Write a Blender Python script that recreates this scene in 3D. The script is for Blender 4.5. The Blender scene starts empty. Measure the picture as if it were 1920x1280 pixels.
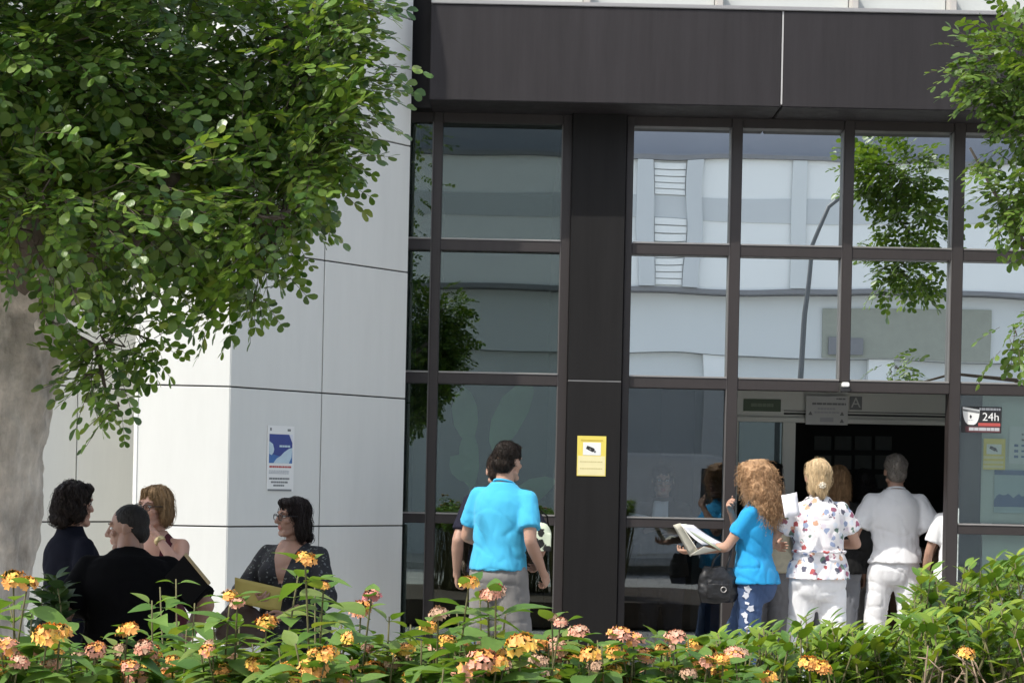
import bpy, bmesh, math, random
import numpy as np
from mathutils import Vector, Matrix, Quaternion, noise
from mathutils.bvhtree import BVHTree

random.seed(7)
R = math.radians
SC = bpy.context.scene
COL = SC.collection

# ------------------------------------------------------------------ camera, sky, sun, exposure
FPX = 3600.0            # focal length in pixels of a 1920 wide picture
EYE = 1.5               # eye height above the entrance level
ROLL = R(1.2)
HZ = 905.0              # picture row of the horizon at the centre column
cam_d = bpy.data.cameras.new('camera')
cam_d.sensor_width = 36.0
cam_d.lens = FPX / 1920.0 * 36.0
cam_d.shift_y = (HZ - 640.0) / 1920.0
cam_d.clip_start = 0.1
cam_d.clip_end = 2000.0
cam = bpy.data.objects.new('camera', cam_d)
COL.objects.link(cam)
cr, sr = math.cos(ROLL), math.sin(ROLL)
cam.matrix_world = Matrix(((cr, -sr, 0, 0), (0, 0, -1, 0), (sr, cr, 0, EYE), (0, 0, 0, 1)))
SC.camera = cam

SUN_AZ, SUN_EL = R(50), R(52)      # to the left of the facade's normal, above the horizon
SDIR = Vector((-math.sin(SUN_AZ) * math.cos(SUN_EL), -math.cos(SUN_AZ) * math.cos(SUN_EL), math.sin(SUN_EL)))
world = bpy.data.worlds.new('World')
SC.world = world
world.use_nodes = True
wn = world.node_tree.nodes
sky = wn.new('ShaderNodeTexSky')
sky.sky_type = 'NISHITA'
sky.sun_disc = False
sky.sun_elevation = SUN_EL
sky.sun_rotation = math.atan2(SDIR.x, SDIR.y)
sky.air_density = 1.0
sky.dust_density = 2.0
sky.ozone_density = 1.0
wn['Background'].inputs[1].default_value = 0.15
hs = wn.new('ShaderNodeHueSaturation')
hs.inputs['Saturation'].default_value = 0.55
world.node_tree.links.new(sky.outputs[0], hs.inputs['Color'])
world.node_tree.links.new(hs.outputs[0], wn['Background'].inputs[0])
sun_d = bpy.data.lights.new('sun', 'SUN')
sun_d.energy = 2.2
sun_d.angle = R(0.53)
sun_d.color = (1.0, 0.95, 0.87)
sun = bpy.data.objects.new('sun', sun_d)
COL.objects.link(sun)
sun.rotation_euler = (-SDIR).to_track_quat('-Z', 'Y').to_euler()
SC.view_settings.view_transform = 'Standard'
SC.view_settings.look = 'None'
SC.view_settings.exposure = 0.95
SC.view_settings.gamma = 1.0
SC.render.engine = 'CYCLES'
SC.cycles.use_denoising = True
SC.cycles.max_bounces = 10
SC.cycles.transparent_max_bounces = 16

def P(u, v, y):
    """point at depth y that stands at pixel (u, v) of the 1920x1280 photograph"""
    du, dv = u - 960.0, v - HZ
    return Vector(((du * cr + dv * sr) / FPX * y, y, EYE + (du * sr - dv * cr) / FPX * y))

def pix(p):
    x, z = p[0] / p[1] * FPX, (p[2] - EYE) / p[1] * FPX
    return (960 + x * cr + z * sr, HZ + x * sr - z * cr)

# ------------------------------------------------------------------ materials
def new_mat(name):
    m = bpy.data.materials.new(name)
    m.use_nodes = True
    nt = m.node_tree
    return m, nt, nt.nodes['Principled BSDF']

def mat(name, col, rough=0.6, metal=0.0, var=0.12, scale=6.0, bump=0.0, bscale=60.0, spec=0.5, coat=0.0, stretch=(1, 1, 1), emit=None, sss=0.0, sheen=0.0, streak=0.0, sscale=(5, 5, 0.35)):
    """plain surface with a noise that varies its colour, and a fine relief"""
    m, nt, b = new_mat(name)
    N, L = nt.nodes, nt.links
    tc = N.new('ShaderNodeTexCoord')
    mp = N.new('ShaderNodeMapping')
    mp.inputs['Scale'].default_value = stretch
    L.new(tc.outputs['Object'], mp.inputs['Vector'])
    n = N.new('ShaderNodeTexNoise')
    n.inputs['Scale'].default_value = scale
    n.inputs['Detail'].default_value = 6
    n.inputs['Roughness'].default_value = 0.6
    L.new(mp.outputs[0], n.inputs['Vector'])
    mx = N.new('ShaderNodeMix'); mx.data_type = 'RGBA'
    mx.inputs['A'].default_value = tuple(max(0, c * (1 - var)) for c in col) + (1,)
    mx.inputs['B'].default_value = tuple(min(1, c * (1 + var)) for c in col) + (1,)
    L.new(n.outputs['Fac'], mx.inputs['Factor'])
    if streak:      # rain runs and dust
        m2 = N.new('ShaderNodeMapping'); m2.inputs['Scale'].default_value = sscale
        L.new(tc.outputs['Object'], m2.inputs['Vector'])
        n3 = N.new('ShaderNodeTexNoise'); n3.inputs['Scale'].default_value = 2.0; n3.inputs['Detail'].default_value = 8; n3.inputs['Roughness'].default_value = 0.7
        L.new(m2.outputs[0], n3.inputs['Vector'])
        mr3 = N.new('ShaderNodeMapRange')
        mr3.inputs['From Min'].default_value = 0.35; mr3.inputs['From Max'].default_value = 0.75
        mr3.inputs['To Min'].default_value = 1 + streak; mr3.inputs['To Max'].default_value = 1 - streak
        L.new(n3.outputs['Fac'], mr3.inputs['Value'])
        sc3 = N.new('ShaderNodeVectorMath'); sc3.operation = 'SCALE'
        L.new(mx.outputs['Result'], sc3.inputs[0]); L.new(mr3.outputs[0], sc3.inputs['Scale'])
        L.new(sc3.outputs[0], b.inputs['Base Color'])
        rr3 = N.new('ShaderNodeMapRange'); rr3.inputs['To Min'].default_value = max(rough - 0.12, 0.05); rr3.inputs['To Max'].default_value = rough + 0.15
        L.new(n3.outputs['Fac'], rr3.inputs['Value']); L.new(rr3.outputs[0], b.inputs['Roughness'])
    else:
        L.new(mx.outputs['Result'], b.inputs['Base Color'])
        b.inputs['Roughness'].default_value = rough
    b.inputs['Metallic'].default_value = metal
    b.inputs['Specular IOR Level'].default_value = spec
    b.inputs['Coat Weight'].default_value = coat
    if sss:
        b.inputs['Subsurface Weight'].default_value = sss
        b.inputs['Subsurface Radius'].default_value = (0.012, 0.005, 0.003)
    if sheen:
        b.inputs['Sheen Weight'].default_value = sheen
    if bump:
        n2 = N.new('ShaderNodeTexNoise')
        n2.inputs['Scale'].default_value = bscale
        n2.inputs['Detail'].default_value = 4
        L.new(mp.outputs[0], n2.inputs['Vector'])
        bp = N.new('ShaderNodeBump')
        bp.inputs['Strength'].default_value = bump
        bp.inputs['Distance'].default_value = 0.01
        L.new(n2.outputs['Fac'], bp.inputs['Height'])
        L.new(bp.outputs[0], b.inputs['Normal'])
    return m

def leaf_mat(name, cols, rough=0.42, trans=0.28, tcol=None, spec=0.4):
    """leaf: hue differs from leaf to leaf, a share of the light passes through"""
    m, nt, b = new_mat(name)
    N, L = nt.nodes, nt.links
    geo = N.new('ShaderNodeNewGeometry')
    oi = N.new('ShaderNodeObjectInfo')
    ad = N.new('ShaderNodeMath'); ad.operation = 'ADD'
    L.new(geo.outputs['Random Per Island'], ad.inputs[0])
    L.new(oi.outputs['Random'], ad.inputs[1])
    fr = N.new('ShaderNodeMath'); fr.operation = 'FRACT'
    L.new(ad.outputs[0], fr.inputs[0])
    rp = N.new('ShaderNodeValToRGB')
    el = rp.color_ramp.elements
    while len(el) < len(cols):
        el.new(0.5)
    for i, c in enumerate(cols):
        el[i].position = i / (len(cols) - 1)
        el[i].color = tuple(c) + (1,)
    L.new(fr.outputs[0], rp.inputs['Fac'])
    tc = N.new('ShaderNodeTexCoord')
    nz = N.new('ShaderNodeTexNoise'); nz.inputs['Scale'].default_value = 55; nz.inputs['Detail'].default_value = 3
    L.new(tc.outputs['Object'], nz.inputs['Vector'])
    mrn = N.new('ShaderNodeMapRange'); mrn.inputs['To Min'].default_value = 0.72; mrn.inputs['To Max'].default_value = 1.28
    L.new(nz.outputs['Fac'], mrn.inputs['Value'])
    vm = N.new('ShaderNodeVectorMath'); vm.operation = 'SCALE'
    L.new(rp.outputs['Color'], vm.inputs[0]); L.new(mrn.outputs[0], vm.inputs['Scale'])
    L.new(vm.outputs[0], b.inputs['Base Color'])
    bp = N.new('ShaderNodeBump'); bp.inputs['Strength'].default_value = 0.35; bp.inputs['Distance'].default_value = 0.004
    L.new(nz.outputs['Fac'], bp.inputs['Height']); L.new(bp.outputs[0], b.inputs['Normal'])
    b.inputs['Roughness'].default_value = rough
    b.inputs['Specular IOR Level'].default_value = spec
    tr = N.new('ShaderNodeBsdfTranslucent')
    mxc = N.new('ShaderNodeMix'); mxc.data_type = 'RGBA'; mxc.blend_type = 'MULTIPLY'
    mxc.inputs['Factor'].default_value = 1.0
    mxc.inputs['B'].default_value = (tcol or (1.6, 1.5, 0.5)) + (1,)
    L.new(rp.outputs['Color'], mxc.inputs['A'])
    L.new(mxc.outputs['Result'], tr.inputs['Color'])
    ms = N.new('ShaderNodeMixShader')
    ms.inputs[0].default_value = trans
    L.new(b.outputs[0], ms.inputs[1]); L.new(tr.outputs[0], ms.inputs[2])
    L.new(ms.outputs[0], N['Material Output'].inputs['Surface'])
    return m

def glass_mat(name, refl, tint, wob=0.0, gcol=(1, 1, 1)):
    """flat pane: part of the light passes straight through, part is mirrored; float glass waves a little"""
    m, nt, b = new_mat(name)
    N, L = nt.nodes, nt.links
    N.remove(b)
    t = N.new('ShaderNodeBsdfTransparent'); t.inputs[0].default_value = tint + (1,)
    g = N.new('ShaderNodeBsdfGlossy'); g.inputs['Roughness'].default_value = 0.0
    g.inputs[0].default_value = gcol + (1,)
    fr = N.new('ShaderNodeLayerWeight'); fr.inputs[0].default_value = 0.25
    mr = N.new('ShaderNodeMapRange')
    mr.inputs['To Min'].default_value = refl; mr.inputs['To Max'].default_value = 1.0
    L.new(fr.outputs['Fresnel'], mr.inputs['Value'])
    mr.inputs['From Min'].default_value = 0.08
    if wob:
        tc = N.new('ShaderNodeTexCoord')
        n = N.new('ShaderNodeTexNoise'); n.inputs['Scale'].default_value = 1.7; n.inputs['Detail'].default_value = 0
        L.new(tc.outputs['Object'], n.inputs['Vector'])
        bp = N.new('ShaderNodeBump'); bp.inputs['Strength'].default_value = wob; bp.inputs['Distance'].default_value = 0.02
        L.new(n.outputs['Fac'], bp.inputs['Height'])
        L.new(bp.outputs[0], g.inputs['Normal'])
    ms = N.new('ShaderNodeMixShader')
    L.new(mr.outputs[0], ms.inputs[0]); L.new(t.outputs[0], ms.inputs[1]); L.new(g.outputs[0], ms.inputs[2])
    L.new(ms.outputs[0], N['Material Output'].inputs['Surface'])
    return m

def spots_mat(name, base, cols, scale=28.0, size=0.34, rough=0.85):
    """cloth printed with scattered small motifs"""
    m, nt, b = new_mat(name)
    N, L = nt.nodes, nt.links
    tc = N.new('ShaderNodeTexCoord')
    n0 = N.new('ShaderNodeTexNoise'); n0.inputs['Scale'].default_value = 40
    L.new(tc.outputs['Object'], n0.inputs['Vector'])
    mxv = N.new('ShaderNodeMix'); mxv.data_type = 'VECTOR'; mxv.inputs['Factor'].default_value = 0.035
    L.new(tc.outputs['Object'], mxv.inputs['A']); L.new(n0.outputs['Color'], mxv.inputs['B'])
    v = N.new('ShaderNodeTexVoronoi'); v.inputs['Scale'].default_value = scale
    v.inputs['Randomness'].default_value = 0.9
    L.new(mxv.outputs['Result'], v.inputs['Vector'])
    sep = N.new('ShaderNodeSeparateColor')
    L.new(v.outputs['Color'], sep.inputs[0])
    rp = N.new('ShaderNodeValToRGB'); rp.color_ramp.interpolation = 'CONSTANT'
    el = rp.color_ramp.elements
    while len(el) < len(cols):
        el.new(0.5)
    for i, c in enumerate(cols):
        el[i].position = i / len(cols); el[i].color = tuple(c) + (1,)
    L.new(sep.outputs[0], rp.inputs['Fac'])
    lt = N.new('ShaderNodeMapRange')
    lt.inputs['From Min'].default_value = size; lt.inputs['From Max'].default_value = size + 0.08
    lt.inputs['To Min'].default_value = 1; lt.inputs['To Max'].default_value = 0
    L.new(v.outputs['Distance'], lt.inputs['Value'])
    mx = N.new('ShaderNodeMix'); mx.data_type = 'RGBA'
    mx.inputs['A'].default_value = tuple(base) + (1,)
    L.new(rp.outputs['Color'], mx.inputs['B']); L.new(lt.outputs[0], mx.inputs['Factor'])
    L.new(mx.outputs['Result'], b.inputs['Base Color'])
    b.inputs['Roughness'].default_value = rough
    return m

# ------------------------------------------------------------------ object helpers
def link(o, parent=None):
    COL.objects.link(o)
    if parent:
        o.parent = parent
    return o

def tag(o, label=None, cat=None, group=None, kind=None):
    if label: o['label'] = label
    if cat: o['category'] = cat
    if group: o['group'] = group
    if kind: o['kind'] = kind
    return o

def thing(name, label, cat, loc=(0, 0, 0), rz=0.0, group=None):
    o = bpy.data.objects.new(name, None)
    o.empty_display_size = 0.1
    o.location = loc
    o.rotation_euler = (0, 0, rz)
    COL.objects.link(o)
    return tag(o, label, cat, group)

def to_mesh(name, bm, smooth=False):
    me = bpy.data.meshes.new(name)
    bm.normal_update()
    bm.to_mesh(me)
    bm.free()
    if smooth:
        me.polygons.foreach_set('use_smooth', [True] * len(me.polygons))
    return me

def obj(name, me, mats, parent=None, smooth=False):
    if isinstance(me, bmesh.types.BMesh):
        me = to_mesh(name, me, smooth)
    if not isinstance(mats, (list, tuple)):
        mats = [mats]
    if not me.materials:
        for m in mats:
            me.materials.append(m)
    return link(bpy.data.objects.new(name, me), parent)

def box(bm, x0, x1, y0, y1, z0, z1, mi=0):
    vs = [bm.verts.new((x, y, z)) for x in (x0, x1) for y in (y0, y1) for z in (z0, z1)]
    for f in ((0, 1, 3, 2), (4, 6, 7, 5), (0, 4, 5, 1), (2, 3, 7, 6), (0, 2, 6, 4), (1, 5, 7, 3)):
        fc = bm.faces.new([vs[i] for i in f]); fc.material_index = mi
    return vs

def bxo(name, dims, m, parent=None, bevel=0.0, rel=None):
    """a bevelled box object; dims in world coordinates, rel = origin of the parent"""
    o = rel or Vector((0, 0, 0))
    bm = bmesh.new()
    box(bm, dims[0] - o.x, dims[1] - o.x, dims[2] - o.y, dims[3] - o.y, dims[4] - o.z, dims[5] - o.z)
    if bevel:
        bmesh.ops.bevel(bm, geom=bm.edges[:], offset=bevel, segments=2, affect='EDGES')
    return obj(name, bm, m, parent)

def ring(bm, c, a, b, seg):
    return [bm.verts.new(c + a * math.cos(2 * math.pi * i / seg) + b * math.sin(2 * math.pi * i / seg)) for i in range(seg)]

def loft(bm, rings, seg=16, mi=0, cap=True):
    """rings: (centre, axis a, axis b)"""
    rs = [ring(bm, Vector(c), Vector(a), Vector(b), seg) for c, a, b in rings]
    for r0, r1 in zip(rs, rs[1:]):
        for i in range(seg):
            f = bm.faces.new((r0[i], r0[(i + 1) % seg], r1[(i + 1) % seg], r1[i])); f.material_index = mi
    if cap:
        f = bm.faces.new(rs[0][::-1]); f.material_index = mi
        f = bm.faces.new(rs[-1]); f.material_index = mi

def frame_of(d):
    d = d.normalized()
    a = d.cross(Vector((0, 0, 1)))
    if a.length < 1e-3:
        a = Vector((1, 0, 0))
    a.normalize()
    return a, d.cross(a).normalized()

def limb(bm, pts, rad, seg=12, round0=True, round1=True):
    """a tube through pts with its own radius at each; ends rounded or flat"""
    pts = [Vector(p) for p in pts]
    rings = []
    n = len(pts)
    dirs = []
    for i in range(n):
        d = pts[min(i + 1, n - 1)] - pts[max(i - 1, 0)]
        dirs.append(d.normalized())
    a0, b0 = frame_of(dirs[0])
    if round0:
        for t in (80, 50, 22):
            rings.append((pts[0] - dirs[0] * rad[0] * math.sin(R(t)), a0 * rad[0] * math.cos(R(t)), b0 * rad[0] * math.cos(R(t))))
    a = a0
    for i in range(n):
        a = (a - dirs[i] * a.dot(dirs[i])).normalized()
        b = dirs[i].cross(a)
        rings.append((pts[i], a * rad[i], b * rad[i]))
    if round1:
        for t in (22, 50, 80):
            rings.append((pts[-1] + dirs[-1] * rad[-1] * math.sin(R(t)), a * rad[-1] * math.cos(R(t)), b * rad[-1] * math.cos(R(t))))
    loft(bm, rings, seg)

def tube(bm, pts, rad, seg=6, mi=0):
    pts = [Vector(p) for p in pts]
    if not isinstance(rad, (list, tuple)):
        rad = [rad] * len(pts)
    rings = []
    a = None
    for i, p in enumerate(pts):
        d = (pts[min(i + 1, len(pts) - 1)] - pts[max(i - 1, 0)]).normalized()
        if a is None:
            a, _ = frame_of(d)
        a = (a - d * a.dot(d))
        a = a.normalized() if a.length > 1e-5 else frame_of(d)[0]
        rings.append((p, a * rad[i], d.cross(a) * rad[i]))
    loft(bm, rings, seg, mi)

def ell(bm, c, r, rot=None, seg=16, n=10, mi=0):
    c = Vector(c)
    rings = []
    M = rot or Matrix.Identity(3)
    for i in range(n + 1):
        t = math.pi * (i / n)
        t = min(max(t, 0.05), math.pi - 0.05)
        rings.append((c + M @ Vector((0, 0, -r[2] * math.cos(t))), M @ Vector((r[0] * math.sin(t), 0, 0)), M @ Vector((0, r[1] * math.sin(t), 0))))
    loft(bm, rings, seg, mi)

def remesh(bm, voxel, smooth=6, factor=0.5):
    """union of the closed pieces in bm as one continuous smoothed surface"""
    me = bpy.data.meshes.new('tmp')
    bm.to_mesh(me); bm.free()
    o = bpy.data.objects.new('tmp', me)
    COL.objects.link(o)
    md = o.modifiers.new('r', 'REMESH'); md.mode = 'VOXEL'; md.voxel_size = voxel
    if smooth:
        ms = o.modifiers.new('s', 'SMOOTH'); ms.iterations = smooth; ms.factor = factor
    dg = bpy.context.evaluated_depsgraph_get()
    out = bpy.data.meshes.new_from_object(o.evaluated_get(dg))
    bpy.data.objects.remove(o)
    bpy.data.meshes.remove(me)
    out.polygons.foreach_set('use_smooth', [True] * len(out.polygons))
    return out

def coords(me):
    a = np.empty(len(me.vertices) * 3, dtype=np.float64)
    me.vertices.foreach_get('co', a)
    return a.reshape(-1, 3)

def set_coords(me, a):
    me.vertices.foreach_set('co', a.ravel())
    me.update()

def normals(me):
    a = np.empty(len(me.vertices) * 3, dtype=np.float64)
    me.vertices.foreach_get('normal', a)
    return a.reshape(-1, 3)

def displace(me, amp, freq, seed=0, octaves=2):
    """push the surface in and out by a noise of frequency vector freq"""
    c, n = coords(me), normals(me)
    off = Vector((seed * 13.7, seed * 7.1, seed * 3.3))
    d = np.empty(len(c))
    for i, p in enumerate(c):
        q = Vector((p[0] * freq[0], p[1] * freq[1], p[2] * freq[2])) + off
        s = noise.noise(q)
        if octaves > 1:
            s += 0.5 * noise.noise(q * 2.1)
        d[i] = s
    set_coords(me, c + n * (d * amp)[:, None])
    return me

def merge(meshes, name, mats):
    """several meshes (mesh, material index or None) into one mesh datablock"""
    vs, fs, mi, off = [], [], [], 0
    for me, m in meshes:
        vs.append(coords(me))
        for p in me.polygons:
            fs.append([v + off for v in p.vertices]); mi.append(p.material_index if m is None else m)
        off += len(me.vertices)
    out = bpy.data.meshes.new(name)
    out.from_pydata(np.concatenate(vs).tolist(), [], fs)
    out.polygons.foreach_set('material_index', mi)
    out.polygons.foreach_set('use_smooth', [True] * len(fs))
    for m in mats:
        out.materials.append(m)
    for me, _ in meshes:
        if me.users == 0:
            bpy.data.meshes.remove(me)
    out.update()
    return out

def sheet(name, pts, th, m, parent=None, seg=(8, 8), f=None, mats=None):
    """thin sheet over the quad pts (a,b,c,d) with real thickness; f(s,t) lifts it along its normal"""
    a, b, c, d = [Vector(p) for p in pts]
    n = (b - a).cross(d - a).normalized()
    bm = bmesh.new()
    def grid(off):
        g = []
        for j in range(seg[1] + 1):
            row = []
            for i in range(seg[0] + 1):
                s, t = i / seg[0], j / seg[1]
                p = (a * (1 - s) + b * s) * (1 - t) + (d * (1 - s) + c * s) * t
                row.append(bm.verts.new(p + n * (off + (f(s, t) if f else 0))))
            g.append(row)
        return g
    g0, g1 = grid(th / 2), grid(-th / 2)
    nx, ny = seg
    for j in range(ny):
        for i in range(nx):
            bm.faces.new((g0[j][i], g0[j][i + 1], g0[j + 1][i + 1], g0[j + 1][i]))
            bm.faces.new((g1[j][i], g1[j + 1][i], g1[j + 1][i + 1], g1[j][i + 1]))
    for i in range(nx):
        bm.faces.new((g0[0][i], g1[0][i], g1[0][i + 1], g0[0][i + 1]))
        bm.faces.new((g0[ny][i], g0[ny][i + 1], g1[ny][i + 1], g1[ny][i]))
    for j in range(ny):
        bm.faces.new((g0[j][0], g0[j + 1][0], g1[j + 1][0], g1[j][0]))
        bm.faces.new((g0[j][nx], g1[j][nx], g1[j + 1][nx], g0[j + 1][nx]))
    return obj(name, bm, mats or m, parent, smooth=bool(f))

def text_mesh(txt, size, depth=0.001):
    cu = bpy.data.curves.new('t', 'FONT')
    cu.body = txt; cu.size = size; cu.extrude = depth; cu.align_x = 'CENTER'; cu.align_y = 'CENTER'
    cu.resolution_u = 3
    o = bpy.data.objects.new('t', cu)
    COL.objects.link(o)
    dg = bpy.context.evaluated_depsgraph_get()
    me = bpy.data.meshes.new_from_object(o.evaluated_get(dg))
    bpy.data.objects.remove(o); bpy.data.curves.remove(cu)
    return me
# ------------------------------------------------------------------ the setting: ground, paving, bed, street
M_ground = mat('paving_grey', (0.40, 0.39, 0.36), 0.85, var=0.25, scale=2.5, bump=0.2, bscale=90)
M_step = mat('entrance_paving', (0.34, 0.33, 0.31), 0.8, var=0.2, scale=4, bump=0.2, bscale=120)
M_bounce_road = mat('pale_bounce_road', (0.42, 0.41, 0.39), 0.9, var=0.25, scale=8, bump=0.4, bscale=200)  # road colour set pale to bounce sunlight onto the building opposite
M_kerb = mat('kerb_concrete', (0.38, 0.37, 0.35), 0.85, var=0.2, scale=8, bump=0.2)
M_soil = mat('soil', (0.07, 0.05, 0.035), 0.95, var=0.4, scale=14, bump=0.6, bscale=40)
M_line = mat('road_paint', (0.75, 0.75, 0.72), 0.7, var=0.1)

def flat(name, x0, x1, y0, y1, z, m, th=None):
    if th is None:
        bm = bmesh.new()
        bm.faces.new([bm.verts.new(p) for p in ((x0, y0, z), (x1, y0, z), (x1, y1, z), (x0, y1, z))])
        o = obj(name, bm, m)
    else:
        o = bxo(name, (x0, x1, y0, y1, z - th, z), m, bevel=0.01)
    return tag(o, kind='structure')

flat('ground', -400, 400, -400, 400, -0.204, M_ground)
flat('entrance_pavement', -0.72, 6.5, 11.6, 14.0, 0.0, M_step, 0.2)
flat('planting_bed', -4.5, 5.0, 2.4, 5.9, 0.12, M_soil, 0.3)
flat('road', -60, 60, -9.5, -2.5, -0.2, M_bounce_road)
flat('pavement', -60, 60, -2.48, 1.2, -0.08, M_ground, 0.12)
flat('far_pavement', -60, 60, -13.9, -9.52, -0.08, M_ground, 0.12)
for i in range(10):
    flat('road_marking' if i == 0 else 'road_marking.%03d' % i, -22 + i * 5, -20 + i * 5, -6.06, -5.94, -0.196, M_line)

# ------------------------------------------------------------------ the clinic building
M_clad = mat('white_cladding', (0.70, 0.705, 0.675), 0.55, var=0.03, scale=1.6, bump=0.04, bscale=8, streak=0.035, sscale=(3, 3, 0.4))
M_joint = mat('joint_dark', (0.06, 0.06, 0.06), 0.9)
M_fascia = mat('dark_fascia_paint', (0.019, 0.0162, 0.0178), 0.65, spec=0.35, var=0.16, scale=1.3, bump=0.05, bscale=3, stretch=(1, 1, 0.5), streak=0.22)
M_pillar = mat('dark_pillar_paint', (0.0075, 0.0068, 0.0068), 0.7, spec=0.3, var=0.15, scale=2.0, bump=0.03, bscale=6, streak=0.22)
M_frame = mat('bronze_frame', (0.028, 0.022, 0.021), 0.5, var=0.14, scale=5, spec=0.6, streak=0.15)
M_lip = mat('glazing_lip', (0.42, 0.40, 0.38), 0.35, metal=0.6, var=0.1)
M_bead = mat('glazing_bead_grey', (0.16, 0.15, 0.145), 0.4, metal=0.3, var=0.1)
M_upper = mat('upper_pale_panel', (0.50, 0.52, 0.50), 0.5, var=0.12, scale=2.0)
M_bracket = mat('pale_bracket', (0.45, 0.43, 0.40), 0.5)
M_glass3 = glass_mat('poster_window_glass', 0.10, (0.85, 0.9, 0.88), 0.0)
M_seal = mat('sealant', (0.45, 0.44, 0.43), 0.7)
M_film = glass_mat('mirror_film_glass', 0.92, (0.12, 0.14, 0.14), 0.05, (0.93, 0.99, 1.0))
M_glass = glass_mat('clear_glass', 0.14, (0.70, 0.77, 0.74), 0.03, (0.9, 1.0, 0.97))
M_glass2 = glass_mat('grey_glass', 0.10, (0.80, 0.84, 0.85), 0.03, (0.93, 0.98, 1.0))
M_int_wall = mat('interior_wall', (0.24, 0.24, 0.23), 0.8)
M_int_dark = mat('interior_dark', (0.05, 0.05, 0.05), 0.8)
M_int_floor = mat('interior_floor', (0.38, 0.34, 0.30), 0.35)
M_alu = mat('grey_aluminium_door', (0.72, 0.73, 0.67), 0.45, var=0.06, scale=3)

YF, YP, YG, YA = 14.12, 14.04, 14.19, 13.66      # frames, pillar, glass, fascia
bo = Vector((1.6, YF, 0.0))
bld = thing('clinic_building', 'white folded cladding wall with dark glazed entrance front under a charcoal fascia', 'building', bo)
def B(name, dims, m, bevel=0.0, parent=None):
    return bxo(name, dims, m, parent or bld, bevel, bo)
def Xa(u, v, y=YF): return P(u, v, y).x
def Za(u, v, y=YF): return P(u, v, y).z

# folded white wall: corner points in plan
ZS = [-0.74, 0.27, 1.176, 2.09, 3.0, 3.91, 4.82, 5.73, 6.64]
ptA = Vector((-1.853, 12.54, 0)); ptB = Vector((-0.781, 13.85, 0)); ptC = Vector((-2.475, 12.52, 0))
ptW = Vector((-2.15, 13.95, 0)); ptL = Vector((-3.55, 12.25, 0))
core = bmesh.new()
inset = 0.03
ctr = [ptL, ptW, ptC, ptA, ptB, Vector((-0.781, 14.8, 0)), Vector((-3.55, 14.8, 0))]
def inward(poly, d):
    out = []
    n = len(poly)
    for i in range(n):
        p0, p1, p2 = poly[i - 1], poly[i], poly[(i + 1) % n]
        e0, e1 = (p1 - p0).normalized(), (p2 - p1).normalized()
        n0, n1 = Vector((-e0.y, e0.x, 0)), Vector((-e1.y, e1.x, 0))
        b = (n0 + n1)
        b = b / max(b.length_squared, 1e-6) * 2
        out.append(p1 + b * d)
    return out
cp = inward(ctr, inset)
lo = [core.verts.new((p.x - bo.x, p.y - bo.y, -0.2)) for p in cp]
hi = [core.verts.new((p.x - bo.x, p.y - bo.y, 6.7)) for p in cp]
for i in range(len(cp)):
    j = (i + 1) % len(cp)
    core.faces.new((lo[i], lo[j], hi[j], hi[i]))
core.faces.new(hi)
wall_core = obj('folded_wall', core, M_joint, bld)
tag(wall_core, 'folded white panel wall, its right face in shade')

def panel_face(p, q, splits):
    e = (q - p); Lg = e.length; e.normalize()
    n = Vector((e.y, -e.x, 0))          # outward, towards the viewer
    g = 0.005
    cuts = [0.0] + splits + [Lg]
    for k in range(len(cuts) - 1):
        for z0, z1 in zip(ZS, ZS[1:]):
            z0 = max(z0, -0.19)
            bm = bmesh.new()
            s0, s1 = cuts[k] + (g if k else 0.002), cuts[k + 1] - (g if k < len(cuts) - 2 else 0.002)
            vs = box(bm, s0, s1, -0.028, random.uniform(-0.0012, 0.0), z0 + g, z1 - g)
            for v in bm.verts:
                w = p + e * v.co.x + n * v.co.y
                v.co = Vector((w.x - bo.x, w.y - bo.y, v.co.z))
            bmesh.ops.recalc_face_normals(bm, faces=bm.faces[:])
            bmesh.ops.bevel(bm, geom=bm.edges[:], offset=0.003, segments=1, affect='EDGES')
            obj('wall_panel', bm, M_clad, wall_core)
# seam on the right face stands at u = 601 on the horizon row
def along(p, q, u):
    best, bs = 1e9, 0
    for i in range(401):
        w = p.lerp(q, i / 400)
        d = abs(pix((w.x, w.y, EYE))[0] - u)
        if d < best: best, bs = d, i / 400
    return (q - p).length * bs
panel_face(ptL, ptW, [0.95])
panel_face(ptW, ptC, [])
panel_face(ptC, ptA, [])
panel_face(ptA, ptB, [along(ptA, ptB, 601)])

# fascia
zt, zb = Za(1280, 17, YA), Za(1280, 197, YA)
xf0 = Xa(807, 100, YA); xj = Xa(1467, 110, YA)
B('fascia_panel', (xf0, xj - 0.006, YA, YA + 0.5, zb, zt), M_fascia, 0.006)
B('fascia_panel', (xj + 0.006, 5.6, YA, YA + 0.5, zb, zt), M_fascia, 0.006)
B('sealant_strip', (xj - 0.0055, xj + 0.0055, YA + 0.004, YA + 0.1, zb + 0.02, zt - 0.002), M_seal)
B('soffit', (xf0 - 0.14, 5.6, YA + 0.49, YF + 0.3, zb + 0.012, zb + 0.4), M_pillar)
B('recess_panel', (xf0 - 0.25, xf0 - 0.002, YA + 0.3, YA + 0.488, zb, 6.0), M_pillar)
B('fascia_cap', (xf0, 5.6, YA - 0.012, YA + 0.5, zt + 0.002, zt + 0.03), M_lip, 0.004)
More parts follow.
